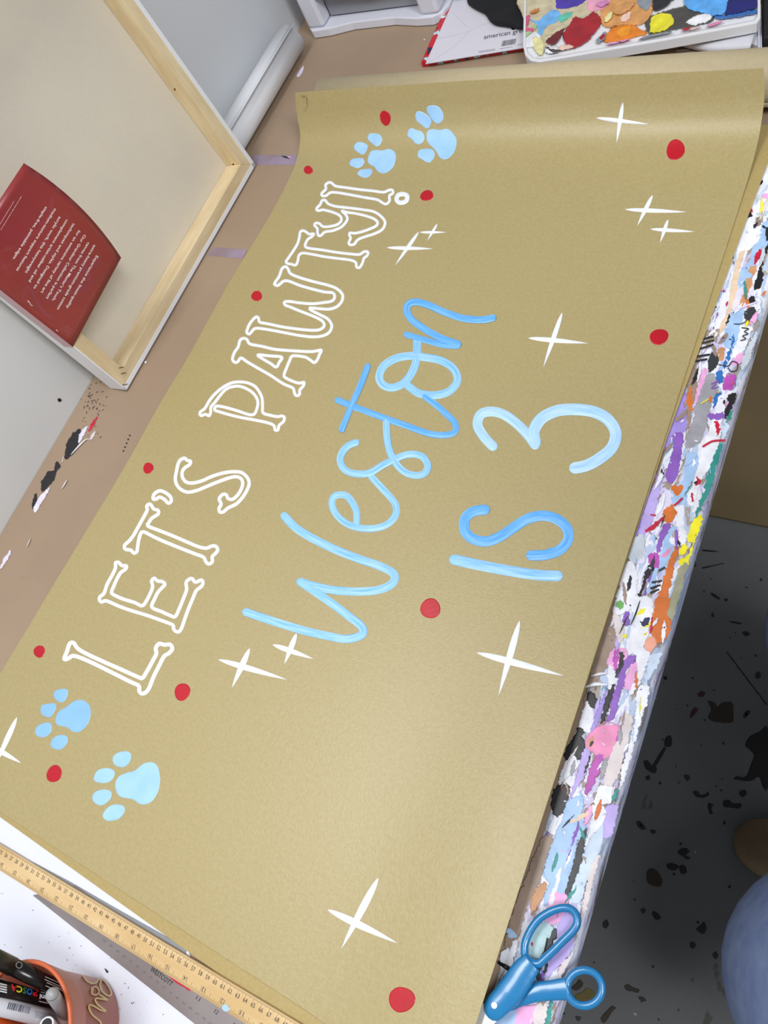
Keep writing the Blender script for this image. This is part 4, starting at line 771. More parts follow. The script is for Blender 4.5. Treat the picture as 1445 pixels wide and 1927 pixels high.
mb = MB(); blob(mb, [(961,52),(966,50),(969,54),(965,57)], bagf, h=.0001, step=2); blob(mb, [(967,53),(971,49),(970,53),(967,56)], bagf, h=.0001, step=2); mb.build('emblem', mat('black_ink', '26262c', .5), gb, rc=False)
# ================================================================ black cloth
def heap(name, pts, z0, hgt, m_, label, cat, seed=0):
    c = crom(pts, True, 6); n = len(c); cx_ = sum(x for x, y in c) / n; cy_ = sum(y for x, y in c) / n; mb = MB(); vs = []; rings = [(1, 0), (.99, .25), (.95, .55), (.86, .8), (.7, .95), (.5, 1.0), (.3, .95), (.12, 1.0)]
    for r, h in rings:
        for x, y in c:
            X_, Y_ = cx_ + (x - cx_) * r, cy_ + (y - cy_) * r
            hh = hgt * h * (1 + .35 * noise.noise(Vector((X_ / 22, Y_ / 22, seed)))) if h else 0
            p = P(X_, Y_, z0 + max(hh, 0)); vs.append(p)
    vs.append(P(cx_, cy_, z0 + hgt)); fs = [(i * n + j, i * n + (j + 1) % n, (i + 1) * n + (j + 1) % n, (i + 1) * n + j) for i in range(len(rings) - 1) for j in range(n)]
    L_ = (len(rings) - 1) * n; fs += [(L_ + j, L_ + (j + 1) % n, len(vs) - 1) for j in range(n)]
    o = mb.add(vs, fs, True).build(name, m_); md = o.modifiers.new('s', 'SUBSURF'); md.levels = 1; md.render_levels = 1
    return tag(o, label, cat)
heap('black_cloth', [(878,-4),(885,12),(900,21),(914,28),(921,40),(932,48),(948,50),(965,53),(984,55),(1012,40),(1015,-60),(900,-70)], .0125, .014, mat('black_fabric', '0e0f14', .9, var=.3, scale=30), 'crumpled black cloth lying over the gift bag', 'cloth')
# ================================================================ sketchbook, tray, black case
nb = empty('spiral_sketchbook', P(1370, 60), 'spiral-bound sketchbook with a curled white page under the paint tray', 'notebook')
m_page = mat('page', 'c9cad2', .5, bump=.06)
MB().prism([P(1250, 50, .001), P(1428, 99, .001), P(1434, -60, .001), P(1230, -60, .001)], (0, 0, .010)).build('page_block', m_page, nb)
mb = MB(); A1 = [(1228, 73), (1300, 66), (1350, 58), (1390, 52), (1424, 50)]; B1 = [(1236, 76), (1290, 90), (1335, 100.5), (1372, 102), (1408, 101)]; vs = []; nn = 5
for i in range(13):
    t = i / 12 * 4; k = min(3, int(t)); f = t - k
    a = (A1[k][0] * (1 - f) + A1[k + 1][0] * f, A1[k][1] * (1 - f) + A1[k + 1][1] * f); b = (B1[k][0] * (1 - f) + B1[k + 1][0] * f, B1[k][1] * (1 - f) + B1[k + 1][1] * f)
    for j in range(9):
        s = j / 8; z = .0125 + .006 * math.sin(math.pi * (1 - s)) * (i / 12)
        vs.append(P(a[0] * (1 - s) + b[0] * s, a[1] * (1 - s) + b[1] * s, z - .009 * s ** 4))
mb.add(vs, [(i * 9 + j, i * 9 + j + 1, (i + 1) * 9 + j + 1, (i + 1) * 9 + j) for i in range(12) for j in range(8)], True); o = mb.build('curled_page', m_page, nb, rc=False); md = o.modifiers.new('t', 'SOLIDIFY'); md.thickness = .0005; md.offset = -1
m_wire = mat('wire', 'c9cdd6', .25, metal=.6)
for i in range(13):
    x, y = 1352 + i * 5.6, 57 - i * .9; c = P(x, y, .014)
    pts = [c + Vector((.0015 * math.sin(k * .785), .0065 * math.cos(k * .785), .0065 * math.sin(k * .785))) for k in range(8)]
    MB().tube(pts, .0007, 5, closed=True, up=(1, 0, 0)).build('coil_ring', m_wire, nb)
MB().prism([P(1425, 12, .012), P(1432, 10, .012), P(1434, 97, .012), P(1434, 128, .003), P(1426, 98, .012)], (0, 0, .0015)).build('back_cover', mat('white_plastic', 'd9dbe6', .32), nb)
bc = MB().prism([P(1436, -60, .001), P(1530, -60, .001), P(1530, 96, .001), P(1436, 97, .001)], (0, 0, .02)).build('black_box', mat('black_plastic', '121214', .5), bevel=.003)
tag(bc, 'black box at the far right edge of the table beside the sketchbook', 'box')
tray = empty('paint_tray', P(1200, 20), 'white plastic tray used as a palette, covered in blobs of coloured paint', 'tray')
ZT = .034
out = [(986,-70),(985,40),(984,86),(988,104),(998,114.5),(1014,117.5),(1060,110),(1250,77),(1400,49),(1424,44),(1431,34),(1430,-70)]
inn = [(992,-62),(991,40),(990,82),(994,98),(1003,107),(1016,109),(1060,102.5),(1250,69),(1400,40.5),(1417,37),(1424,28),(1423,-62)]
oc, ic = crom(out, True, 6), None
oc = []; ic = []
for i in range(len(out)):
    for k in range(4):
        t = k / 4; j = (i + 1) % len(out)
        oc.append((out[i][0] * (1 - t) + out[j][0] * t, out[i][1] * (1 - t) + out[j][1] * t)); ic.append((inn[i][0] * (1 - t) + inn[j][0] * t, inn[i][1] * (1 - t) + inn[j][1] * t))
n = len(oc); mb = MB(); R = [(oc, ZT - .013), (oc, ZT - .001), ([(a[0] * .8 + b[0] * .2, a[1] * .8 + b[1] * .2) for a, b in zip(oc, ic)], ZT), ([(a[0] * .3 + b[0] * .7, a[1] * .3 + b[1] * .7) for a, b in zip(oc, ic)], ZT), (ic, ZT - .005)]
vs = []
for ring, z in R:
    for (x, y), (ox, oy) in zip(ring, oc):
        vs.append(P(x, y, z) if ring is not oc or z > ZT - .01 else P(ox, oy, ZT - .001) - Vector((0, 0, .013)))
fs = [(i * n + j, i * n + (j + 1) % n, (i + 1) * n + (j + 1) % n, (i + 1) * n + j) for i in range(len(R) - 1) for j in range(n)] + [list(range(n))[::-1], [(len(R) - 1) * n + j for j in range(n)]]
mb.add(vs, fs).build('tray_body', mat('tray_plastic', 'dfe0e4', .3), tray)
trf = flat(ZT - .0048); L_ = ((945, 0), 2.89)
CO.update(dict(dgr='4a4643', yy='e6dc2c', dr='a01322', dd='6b1420', skb='6fb0ea', vio='4a35a8', pkk='e3a0b8', ot='d69a5c', og='e07f1c', ob='f09a1a', gg='8a909a', sb='5aa8ee', nv='12186b', cr='e4dda0', mgs='d0507c', lgn='a9bd94', oo='c97a2c', tq='5fc4ae', bg='cbbf9f', wh='e9e9ee', pch='efc9b8', ppk='d88cc0'))
for qi, (c, pts) in enumerate([('bg',[(130,-60),(800,-60),(700,60),(420,110),(300,200),(210,270),(150,250),(120,120)]),('dgr',[(790,100),(1000,30),(1140,60),(1150,100),(1110,130),(900,170),(800,190)]),('wh',[(150,160),(210,190),(200,240),(130,260),(115,200)]),
    ('ot',[(530,80),(560,-60),(780,-60),(820,40),(770,130),(640,140),(560,150)]),('og',[(600,150),(690,130),(740,150),(790,180),(720,205),(640,230),(550,228)]),('ob',[(620,165),(660,140),(700,150),(680,190),(630,195)]),
    ('skb',[(140,90),(190,110),(270,50),(320,70),(300,120),(240,150),(220,195),(195,190),(185,140),(150,110)]),('vio',[(290,40),(310,-60),(470,-60),(440,20),(340,50)]),('pkk',[(460,50),(480,-60),(600,-60),(570,40),(500,65)]),
    ('tq',[(300,90),(380,60),(375,90),(320,125)]),('dr',[(330,190),(370,120),(390,90),(440,95),(500,60),(540,120),(495,190),(440,240),(390,262),(340,240)]),('dd',[(235,220),(290,170),(340,150),(320,200),(290,240),(245,240)]),('bg',[(230,195),(330,130),(345,150),(280,185)]),
    ('k',[(815,20),(830,-60),(965,-60),(900,30),(830,60)]),('gg',[(730,10),(760,-60),(830,-60),(800,50),(760,50)]),('yy',[(798,165),(810,95),(870,70),(925,85),(935,115),(915,150),(860,175),(805,180)]),('sb',[(990,20),(1010,-60),(1240,-60),(1220,60),(1160,85),(1100,75),(1030,60)]),
    ('nv',[(1210,60),(1260,-60),(1390,-60),(1385,40),(1240,80)]),('bl',[(1150,90),(1250,75),(1375,50),(1380,72),(1200,105)]),('wh',[(1000,120),(1060,80),(1130,75),(1130,110),(1040,140)]),('cr',[(170,250),(170,200),(220,215),(225,280),(200,300)]),
    ('mgs',[(120,100),(150,80),(140,130),(125,140)]),('lgn',[(120,180),(180,130),(190,150),(130,205)]),('mgs',[(125,150),(165,150),(170,175),(130,170)]),('oo',[(150,60),(200,40),(190,70),(160,75)]),('pch',[(640,90),(700,60),(690,110),(650,120)]),
    ('wh',[(235,265),(300,250),(290,285),(240,290)]),('dgr',[(235,255),(300,265),(340,240),(330,265),(280,290)]),('pch',[(300,262),(350,240),(390,255),(320,275)]),('ppk',[(630,224),(680,212),(700,216),(650,228)]),('gg',[(510,215),(560,170),(560,210),(520,235)]),('dr',[(525,205),(550,180),(560,200),(535,215)]),
    ('ot',[(600,60),(660,20),(720,10),(700,50),(640,80)]),('cr',[(560,90),(600,60),(590,110),(560,120)]),('ppk',[(510,20),(560,0),(580,20),(530,40)])]):
    mb = MB(); blob(mb, tr(pts, *L_), trf, h=.0022, base=.0001 * qi, step=2, rag=1.7); mb.build('paint_blob', mat('wet_' + c.strip('_'), CO[c], .2, var=.16, scale=70, bump=.7, bscale=60, coat=.5), tray)
trr = flat(ZT)
for c, pts in [('r',[(975,165),(1000,150),(1030,148),(1000,165)]),('pch',[(1020,160),(1070,140),(1080,145),(1030,165)]),('pk2',[(1110,140),(1160,120),(1200,112),(1180,128),(1130,145)]),('gg',[(740,220),(780,195),(900,170),(920,178),(800,205)]),('pk',[(560,240),(600,228),(640,228),(600,240)])]:
    mb = MB(); blob(mb, tr(pts, *L_), flat(ZT - .0012), h=.0022, step=3, rough=.3); mb.build('paint_smear', mat('wet_' + c.strip('_'), CO[c], .25, var=.16, scale=70, bump=.5, bscale=60), tray)
# ================================================================ scissors
sc = empty('scissors', P(960, 1840), 'blue-handled scissors lying on the table edge, one ring over the floor', 'scissors')
m_teal = mat('teal_handle', '1f7ab2', .25, coat=.3, spec=.6); S_ = ((870, 1680), 4.983)
def sp_(x, y, z): return P(870 + x / 4.983, 1680 + y / 4.983, z)
PX = 1 / (4.983 * 1640.0)
def handle(name, loop, r, shank, z, zs, lab=None):
    c = crom(loop, True, 22)
    ln = MB().tube([sp_(x, y, z) for x, y in c], [r * PX] * len(c), 12, closed=True, flat=.9).build(name, m_teal, sc)
    sh = crom([(a, b) for a, b, _ in shank], False, 20); L = len(sh); k = len(shank) - 1
    rs = []
    for i in range(L):
        t = i / (L - 1) * k; j = min(k - 1, int(t)); f = t - j; rs.append((shank[j][2] * (1 - f) + shank[j + 1][2] * f) * PX)
    # rounded end
    pts = [sp_(x, y, zs) for x, y in sh]; d = (pts[-1] - pts[-2]).normalized(); R_ = rs[-1]
    for a in (30, 60, 80, 89): pts.append(pts[L - 1] + d * R_ * math.sin(math.radians(a))); rs.append(R_ * math.cos(math.radians(a)))
    MB().tube(pts, rs, 16, flat=.34).build('shank', m_teal, ln)
    return ln
h2 = handle('handle', [(1145 + 166 * math.cos(a * .5236), 893 + 168 * math.sin(a * .5236)) for a in range(12)], 27, [(1000,900,74),(920,905,66),(840,915,62),(740,925,62),(640,950,56),(540,1000,44),(440,1060,34),(330,1100,30)], .0085, .0085)
h1 = handle('handle', [(592,600),(582,540),(592,460),(640,350),(720,245),(830,175),(940,142),(1020,155),(1068,210),(1075,290),(1030,365),(960,435),(860,535),(770,620),(710,668),(650,655)], 29, [(655,650,72),(610,700,86),(555,770,92),(490,870,92),(400,980,92),(330,1050,86),(305,1080,82)], .0125, .0150)
m_steel = mat('bright_steel', 'e6e8ea', .28, metal=.55)
mb = MB().prism([sp_(x, y, .0116) for x, y in [(330,1190),(215,1030),(178,1048),(150,1105),(128,1160),(90,1290),(-200,1900),(-260,2080),(-130,1900),(60,1560),(235,1231)]], (0, 0, .0010)); mb.build('blade', m_steel, sc)
mb = MB().prism([sp_(x, y, .0102) for x, y in [(560,1000),(480,1020),(300,1110),(80,1290),(-190,1880),(-120,1880),(130,1440),(330,1190),(520,1050)]], (0, 0, .0010)); mb.build('blade', m_steel, sc)
MB().cyl(sp_(298, 1056, .0185), sp_(298, 1056, .0190 + .0006), 21 * PX, n=14).build('screw', m_steel, sc)
o = MB().tube([P(937.5, 1811.5, .003), P(949, 1818, .003), P(960.5, 1825, .003)], [.0012, .0019, .0022], 8).build('black_pin', mat('black_plastic', '121214', .5))
tag(o, 'small black metal pin sticking out from under the banner edge near the scissors', 'pin')
# ================================================================ white board and rulers
wb = MB().prism([P(x, y, .0003) for x, y in [(-300,1250),(60,1500),(340,1740),(400,1925),(460,2150),(-300,2150)]], (0, 0, .0014)).build('white_board', speck_mat('speckled_white', 'd9dce9', [('33343c', 110, .74), ('8a8a94', 200, .72)], .5, 'dde0ec', 4, .08))
tag(wb, 'white paint-speckled board lying under the rulers and the plant pot', 'board')
for i in range(46):
    x, y = random.uniform(0, 350), random.uniform(1640, 1927)
    if y < 1660 + x * .62 + 40 and x > 0 and y < 1700 + .79 * (x - 80) + 12: continue
    l = random.uniform(.8, 4.5); a = random.uniform(0, 3.14)
    mb = MB(); ribbon(mb, [(x, y), (x + math.cos(a) * l, y + math.sin(a) * l)], random.uniform(.5, 1.6), flat(.0018), h=.0002, step=2, caps=False)
    mb.build('paint_fleck', cm('k'), wb, rc=False)
mb = MB(); blob(mb, tr([(1135,590),(1150,595),(1180,625),(1175,645),(1155,635)], (0, 1720), 5.78), flat(.0018), h=.0003, step=2); mb.build('paint_fleck', cm('ch'), wb)
# clear straightedge and steel ruler below the wooden one
se = MB().prism([P(x, y, .0020) for x, y in [(-60,1570),(66,1624),(130,1658),(208,1703),(325,1769),(352,1786),(345,1805),(60,1660),(-60,1600)]], (0, 0, .0012)).build('straightedge', mat('grey_metal', '8f9094', .35, metal=.3), bevel=.0003)
tag(se, 'thin grey metal straightedge showing along the upper side of the wooden ruler', 'straightedge')
sr = empty('steel_ruler', P(300, 1860), 'brownish grey steel ruler lying under the wooden ruler beside the pot', 'ruler')
e0, e1 = P(62, 1685, .0034), P(560, 2080, .0034); dd = (e1 - e0).normalized(); pp = Vector((-dd.y, dd.x, 0))
MB().prism([e0 - dd * 0 + Vector((0, 0, -.0006)), e1 + Vector((0, 0, -.0006)), e1 + pp * .036 + Vector((0, 0, -.0006)), e0 + dd * .05 + pp * .036 + Vector((0, 0, -.0006))], (0, 0, .0010)).build('blade', mat('ruler_steel', '9a9292', .34, metal=.35, col2='77706f', scale=5), sr)
srf = flat(.0039); m_blk = mat('black_ink', '26262c', .5)
mb = MB(); text_mb(mb, 'WESTCOTT', (281.5, 1826), (321, 1856), (5.2, -7.6), srf, bold=.006); mb.build('lettering', m_blk, sr, rc=False)
for s_, x, y in (('11', 367.5, 1880), ('12', 402, 1905), ('13', 437, 1930)):
    mb = MB(); text_mb(mb, s_, (x, y), (x + 6, y + 4.6), (4.2, -6.2), srf); mb.build('numeral', m_blk, sr, rc=False)
mb = MB(); gi = mat('grey_ink', '55555c', .5)
for n_ in range(12, 32):
    x = 250 + (395 + (20 - n_) * 58) / 4.66; y = 1750 + (600 + (20 - n_) * 45.5) / 4.66
    mb2 = MB(); text_mb(mb2, str(n_), (x + 2, y - 1), (x - 3, y - 4.5), (-2.2, 3.6), srf); mb2.build('numeral', gi, sr, rc=False)
mb = MB(); blob(mb, [(317,1836),(326,1838),(337,1846),(350,1853),(358,1861),(356,1865),(345,1857),(332,1850)], srf, h=.0003, step=2); mb.build('paint_smear', cm('r'), sr)
wrr = empty('wooden_ruler', P(250, 1740), 'long pale wooden ruler with centimetre and inch markings', 'ruler')
ZR = .0095; U0, U1, Lw = P(0, 1589, ZR), P(500, 1888.6, ZR), P(242, 1790, ZR)
ax = (U1 - U0).normalized(); ay = Vector((ax.y, -ax.x, 0))          # ay: towards the lower (inch) edge
RWID = (Lw - U0).dot(ay)
s26 = (P(10.4, 1609, ZR) - U0).dot(ax); s65 = (P(477.5, 1881.7, ZR) - U0).dot(ax); CMU = (s65 - s26) / 39
def rl(s, t, l=0): return U0 + ax * (s26 + (s - 26) * CMU) + ay * t + Vector((0, 0, l))     # s in centimetres
ms = mat('ruler_wood', 'd9bd8e', .45, col2='c8a874', scale=1.0, stretch=(9, 70, 20), detail=5)
MB().prism([rl(-1, 0, -.0050), rl(92.5, 0, -.0050), rl(92.5, RWID, -.0050), rl(-1, RWID, -.0050)], (0, 0, .0050)).build('blade', ms, wrr, bevel=.0008)
rsf = lambda s, t, l: rl(s, t, l)
m_tick = mat('tick_ink', '5a4632', .5)
mb = MB()
for i in range(200, 900):
    L = .0042 if i % 10 == 0 else (.0034 if i % 5 == 0 else .0022); s = i / 10
    mb.add([rl(s - .013, .0008, .0002), rl(s + .013, .0008, .0002), rl(s + .013, L, .0002), rl(s - .013, L, .0002)], [(0, 1, 2, 3)])
for i in range(0, 36 * 16):
    s = 91.9 - 2.54 * i / 16
    L = .0085 if i % 16 == 0 else (.0065 if i % 8 == 0 else (.005 if i % 4 == 0 else (.004 if i % 2 == 0 else .003)))
    mb.add([rl(s - .015, RWID - .0008, .0002), rl(s + .015, RWID - .0008, .0002), rl(s + .015, RWID - L, .0002), rl(s - .015, RWID - L, .0002)], [(0, 1, 2, 3)])
o = mb.build('tick_marks', m_tick, wrr, rc=False, kind='stuff')
for n_ in range(24, 92):
    mb = MB(); w = .50 if n_ > 9 else .25
    text_mb(mb, str(n_), (n_ - w / 2 + .12, .0088), (n_ + w / 2 + .12, .0088), (0, -.0042), rsf, lift=.0002); mb.build('numeral', m_blk, wrr, rc=False)
for n_ in range(1, 28):
    s = 91.9 - 2.54 * n_; mb = MB(); w = .42 if n_ > 9 else .2
    text_mb(mb, str(n_), (s + .12 + w, RWID - .0085), (s + .12, RWID - .0085), (0, .0045), rsf, lift=.0002); mb.build('numeral', m_blk, wrr, rc=False)
mb = MB(); blob(mb, [(418,1892),(424,1890),(431,1895),(432,1901),(424,1904),(418,1899)], flat(ZR), h=.0004, step=2); mb.build('paint_smear', cm('lb'), wrr)
# ================================================================ pot with markers
PC = Vector((-.5541, -.3619, TZ)); PH = .0995; RB, RT = .0435, .0646
pot = empty('terracotta_pot', (PC.x, PC.y, TZ), 'terracotta-coloured plant pot with gold script lettering, holding markers', 'pot')
m_terra = mat('terracotta', 'b06a58', .4, var=.06, scale=20); m_terra_in = mat('terracotta_rim', 'c8643f', .35)
POTP = [(0, .0025), (RB - .003, .0022), (RB, .005), (RB + .0120, .070), (RB + .0130, .0705), (RB + .0140, .074), (RT - .001, PH - .003), (RT, PH), (RT - .002, PH + .0008), (RT - .004, PH), (RT - .009, .074), (RB + .009, .068), (RB - .003, .008), (0, .008)]
mb = MB(); n = 48; vs = []
for r, z in POTP:
    for k in range(n): vs.append((PC.x + max(r, .0003) * math.cos(2 * math.pi * k / n), PC.y + max(r, .0003) * math.sin(2 * math.pi * k / n), TZ + z))
mb.add(vs, [(i * n + k, i * n + (k + 1) % n, (i + 1) * n + (k + 1) % n, (i + 1) * n + k) for i in range(len(POTP) - 1) for k in range(n)], True)
mb.build('pot_body', m_terra, pot)
mb = MB(); mb.tube([(PC.x + (RT - .002) * math.cos(2 * math.pi * k / n), PC.y + (RT - .002) * math.sin(2 * math.pi * k / n), TZ + PH + .0005) for k in range(n)], .0022, 8, closed=True); mb.build('rim', m_terra_in, pot)
def pots(px, py, l=0):
    d = ray(px, py).normalized(); t = .3
    while t < 1.3:
        p = CAM + d * t; z = p.z - TZ; r = math.hypot(p.x - PC.x, p.y - PC.y)
        R = interp([(0, RB), (.070, RB + .0120), (.074, RB + .0140), (PH, RT)], z)
        if z < PH and r < R + .0004 + l: return p
        t += .0006
    return CAM + d * .95
m_gold = mat('gold_ink', 'cbb27a', .4, metal=.1)
for pts, w in [([(905,672),(950,728),(1005,755),(1050,745),(1075,712),(1100,722),(1088,775),(1115,840),(1170,885),(1208,880),(1205,830),(1165,760),(1125,715),(1095,705)], 3.2), ([(1000,800),(1000,860),(1040,880),(1078,850),(1060,800),(1022,790),(1008,830)], 3.0),
               ([(1088,880),(1130,905),(1170,935),(1120,925),(1050,915),(1035,930),(1065,985),(1110,1020),(1150,1055),(1100,1045),(1020,1000),(972,990),(975,1040),(1010,1100),(1070,1150),(1100,1190),(1080,1260)], 3.6)]:
    mb = MB(); ribbon(mb, tr(pts, (0, 1720), 5.78), w, pots, h=.0006, step=2); mb.build('script_lettering', m_gold, pot, rc=False)
def pen(name, a, b, r, m_, label, cat='marker', cap=None, group='pens and markers in the terracotta pot', capm=None, taper=None):
    A = P(*a); B = P(*b); t = empty(name, B, label, cat, group)
    d = (A - B); L = d.length; d.normalize()
    if not cap: MB().tube([B, A - d * .001, A], [r, r, r * .85], 20, up=(.2, .3, 1)).build('barrel', m_, t)
    else:
        C_ = A - d * cap
        MB().tube([B, C_], [r * .93, r * .93], 20, up=(.2, .3, 1)).build('barrel', m_, t)
        MB().tube([C_, A - d * .0015, A], [r, r * (taper or 1), r * (taper or 1) * .8], 20, up=(.2, .3, 1)).build('cap', capm or m_, t)
    return t, A, B
def cyl_hit(A, B, r):
    d0 = (B - A).normalized()
    def f(px, py, l=0):
        d = ray(px, py).normalized(); o = CAM - A; dp = d - d0 * d.dot(d0); op = o - d0 * o.dot(d0)
        a_ = dp.dot(dp); b_ = 2 * dp.dot(op); c = op.dot(op) - (r + l + .0001) ** 2; D = b_ * b_ - 4 * a_ * c
        t_ = (-b_ - math.sqrt(max(D, 0))) / (2 * a_); return CAM + d * t_
    return f
m_bp = mat('gloss_black', '15110f', .22); m_wpn = mat('white_barrel', 'c9cad0', .35); m_gcap = mat('grey_cap', '9a9c9e', .35); m_wi = mat('white_ink2', 'e6e6ea', .5)
t1, A, B = pen('paint_marker', (-26, 1795, .150), (124, 1868, .060), .0082, m_bp, 'black paint marker uppermost in the terracotta pot, glossy black cap', cap=.032, capm=mat('black_cap', '24231f', .3))
f = cyl_hit(A, B, .0078)
for s_, a0, a1, up in (('uni', (34, 1843), (20, 1833), (-1, 4)),):
    pass
mb = MB()
for a0, a1 in (((85,1838),(118,1852)),((84,1843),(118,1858)),((88,1849),(119,1862)),((86,1855),(100,1861)),((106,1858),(120,1866))): ribbon(mb, [a0, a1], 1.1, f, h=.0001, caps=False)
mb.build('fine_print', m_wi, t1, rc=False)
mb = MB(); ribbon(mb, [(31,1813),(36,1810),(41,1813),(41,1819),(36,1822),(31,1819)], 1.2, cyl_hit(A, B, .0086), closed=True, h=.0001); mb.build('emblem', m_gcap, t1, rc=False)
t2, A, B = pen('paint_marker', (-40, 1852, .150), (110, 1893, .055), .0086, m_bp, 'dark paint marker with rainbow-coloured lettering, second in the terracotta pot')
f = cyl_hit(A, B, .0086)
for ch, x0, x1, y0, y1, c in (('P', 72, 62.5, 1874.5, 1873, 'd2232f'), ('O', 61.8, 51.5, 1872.5, 1870.5, '2f6fd0'), ('S', 51, 43.5, 1870, 1868.5, '2f7d4f'), ('C', 43, 32.5, 1868.5, 1866, 'e5d92e'), ('A', 33.5, 21, 1866, 1863, 'd2232f')):
    mb = MB(); text_mb(mb, ch, (x0, y0 - 11), (x1, y1 - 11), (-1.6, 11.5), f, bold=.035); mb.build('printed_letter', mat('ink_' + c, c, .4), t2, rc=False)
mb = MB(); text_mb(mb, 'uni', (90, 1876 - 2), (75, 1873 - 2), (-1, 9), f, bold=.03)
ribbon(mb, [(91, 1872 - 2), (77, 1869 - 2)], .9, f, h=.0001, caps=False); ribbon(mb, [(90, 1890 - 2), (73, 1886 - 2)], .9, f, h=.0001, caps=False); mb.build('printed_letter', m_wi, t2, rc=False)
mb = MB()
for k in range(4): ribbon(mb, [(0, 1851 + k * 4.6), (13, 1854 + k * 4.6)], 2.6, f, h=.0001, caps=False)
mb.build('printed_label', m_wi, t2, rc=False)
t3, A, B = pen('paint_marker', (-40, 1884, .145), (125, 1925, .055), .0080, m_wpn, 'white paint marker with a printed barcode, third in the terracotta pot')
f = cyl_hit(A, B, .0080); mb = MB(); random.seed(5); x = 0
while x < 40:
    w = random.choice([.7, 1.2, 1.9]); ribbon(mb, [(18 + x, 1886 + x * .22), (14 + x, 1899 + x * .22)], w, f, h=.0001, caps=False); x += w + random.choice([.8, 1.6])
mb.build('barcode', mat('blue_black_ink', '3c4358', .5), t3, rc=False)
mb = MB()
for k in range(4): ribbon(mb, [(66, 1903 + k * 3.4), (108, 1912 + k * 3.4)], .9, f, h=.0001, caps=False)
mb.build('fine_print', gi, t3, rc=False)
t4, A, B = pen('brush_pen', (98, 1871, .118), (126, 1912, .055), .0062, m_gcap, 'short pen with a rounded grey cap in the terracotta pot', cat='pen')
d = (A - B).normalized(); MB().tube([A, A + d * .002, A + d * .0045, A + d * .006], [.0060, .0055, .0036, .0008], 16, up=(.2, .3, 1)).build('cap_tip', m_gcap, t4)
t5, A, B = pen('orange_marker', (-40, 1918, .12), (60, 1948, .055), .0075, mat('orange_plastic', 'c8541f', .35), 'orange marker lowest in the terracotta pot', cat='marker')
t6, A, B = pen('marker_cap_end', (88, 1927, .100), (112, 1950, .05), .0068, mat('white_barrel2', 'dddfe4', .35), 'white-ended black pen at the near side of the terracotta pot', cat='pen')
t6.name = 'capped_pen'
MB().cyl(A - (A - B) * .02, A + (A - B).normalized() * .0004, .0048, n=16).build('cap_end', m_bp, t6)
# ================================================================ photographer standing at the table
pr = empty('person', (.2, .18, 0), 'person in blue denim standing at the table edge, only thigh and shoe in view', 'person')
m_denim = mat('denim', '8798bf', .8, col2='7688b4', scale=45, bump=.3, bscale=500)
m_skin = mat('skin', 'c9957a', .5, var=.05, scale=20); m_shirt = mat('shirt', '5a5f6a', .8)
def skin(name, nodes, edges, m_, parent, root=0, lv=2, smooth=True):
    me = bpy.data.meshes.new(name); off = wloc(parent)
    me.from_pydata([tuple(Vector(p) - off) for p, r in nodes], edges, []); o = bpy.data.objects.new(name, me); COL.objects.link(o); o.parent = parent
    me.materials.append(m_)
    md = o.modifiers.new('skin', 'SKIN'); md.use_smooth_shade = True
    for i, (p, r) in enumerate(nodes):
        s = me.skin_vertices[0].data[i]; s.radius = r if hasattr(r, '__len__') else (r, r); s.use_root = (i == root)
    sb = o.modifiers.new('sub', 'SUBSURF'); sb.levels = lv; sb.render_levels = lv
    return o
nodes = [((.33, .12, .93), .10), ((.345, .12, 1.10), .085), ((.36, .12, 1.28), .095), ((.365, .12, 1.41), .06), ((.362, .12, 1.475), .052), ((.345, .12, 1.55), .070), ((.340, .12, 1.63), .092), ((.350, .12, 1.71), .085), ((.352, .12, 1.75), .05),
  ((.29, .03, .84), .10), ((.116, -.035, .50), .085), ((.165, .06, .30), .055), ((.17, .12, .10), .045),
  ((.29, .23, .84), .10), ((.05, .380, .50), .085), ((.15, .345, .30), .055), ((.20, .33, .10), .045),
  ((.36, -.06, 1.385), .050), ((.375, -.115, 1.14), .040), ((.335, -.125, .93), .029), ((.325, -.125, .88), .026),
  ((.36, .30, 1.385), .050), ((.375, .355, 1.14), .040), ((.335, .365, .93), .029), ((.325, .365, .88), .026)]
edges = [(0, 1), (1, 2), (2, 3), (3, 4), (4, 5), (5, 6), (6, 7), (7, 8), (0, 9), (9, 10), (10, 11), (11, 12), (0, 13), (13, 14), (14, 15), (15, 16), (2, 17), (17, 18), (18, 19), (19, 20), (2, 21), (21, 22), (22, 23), (23, 24)]
body = skin('body', nodes, edges, m_skin, pr)
# loose denim trousers and long-sleeved denim shirt over the body
tn = [((.335, .12, 1.04), .150), ((.33, .12, .93), .165), ((.285, .03, .82), .150), ((.190, -.020, .66), .148), ((.116, -.035, .49), .150), ((.150, .05, .30), .100), ((.17, .12, .12), .085),
      ((.285, .23, .82), .150), ((.14, .31, .66), .138), ((.050, .380, .49), .132), ((.15, .345, .30), .100), ((.20, .33, .12), .085)]
skin('trousers', tn, [(0, 1), (1, 2), (2, 3), (3, 4), (4, 5), (5, 6), (1, 7), (7, 8), (8, 9), (9, 10), (10, 11)], m_denim, pr, root=1, lv=3)
sn = [((.335, .12, .98), .172), ((.345, .12, 1.12), .158), ((.36, .12, 1.30), .165), ((.364, .12, 1.43), .075), ((.36, -.06, 1.37), .085), ((.375, -.115, 1.14), .068), ((.338, -.125, .95), .050), ((.36, .30, 1.37), .085), ((.375, .355, 1.14), .068), ((.338, .365, .95), .050)]
skin('shirt', sn, [(0, 1), (1, 2), (2, 3), (2, 4), (4, 5), (5, 6), (2, 7), (7, 8), (8, 9)], m_denim, pr, root=1, lv=3)
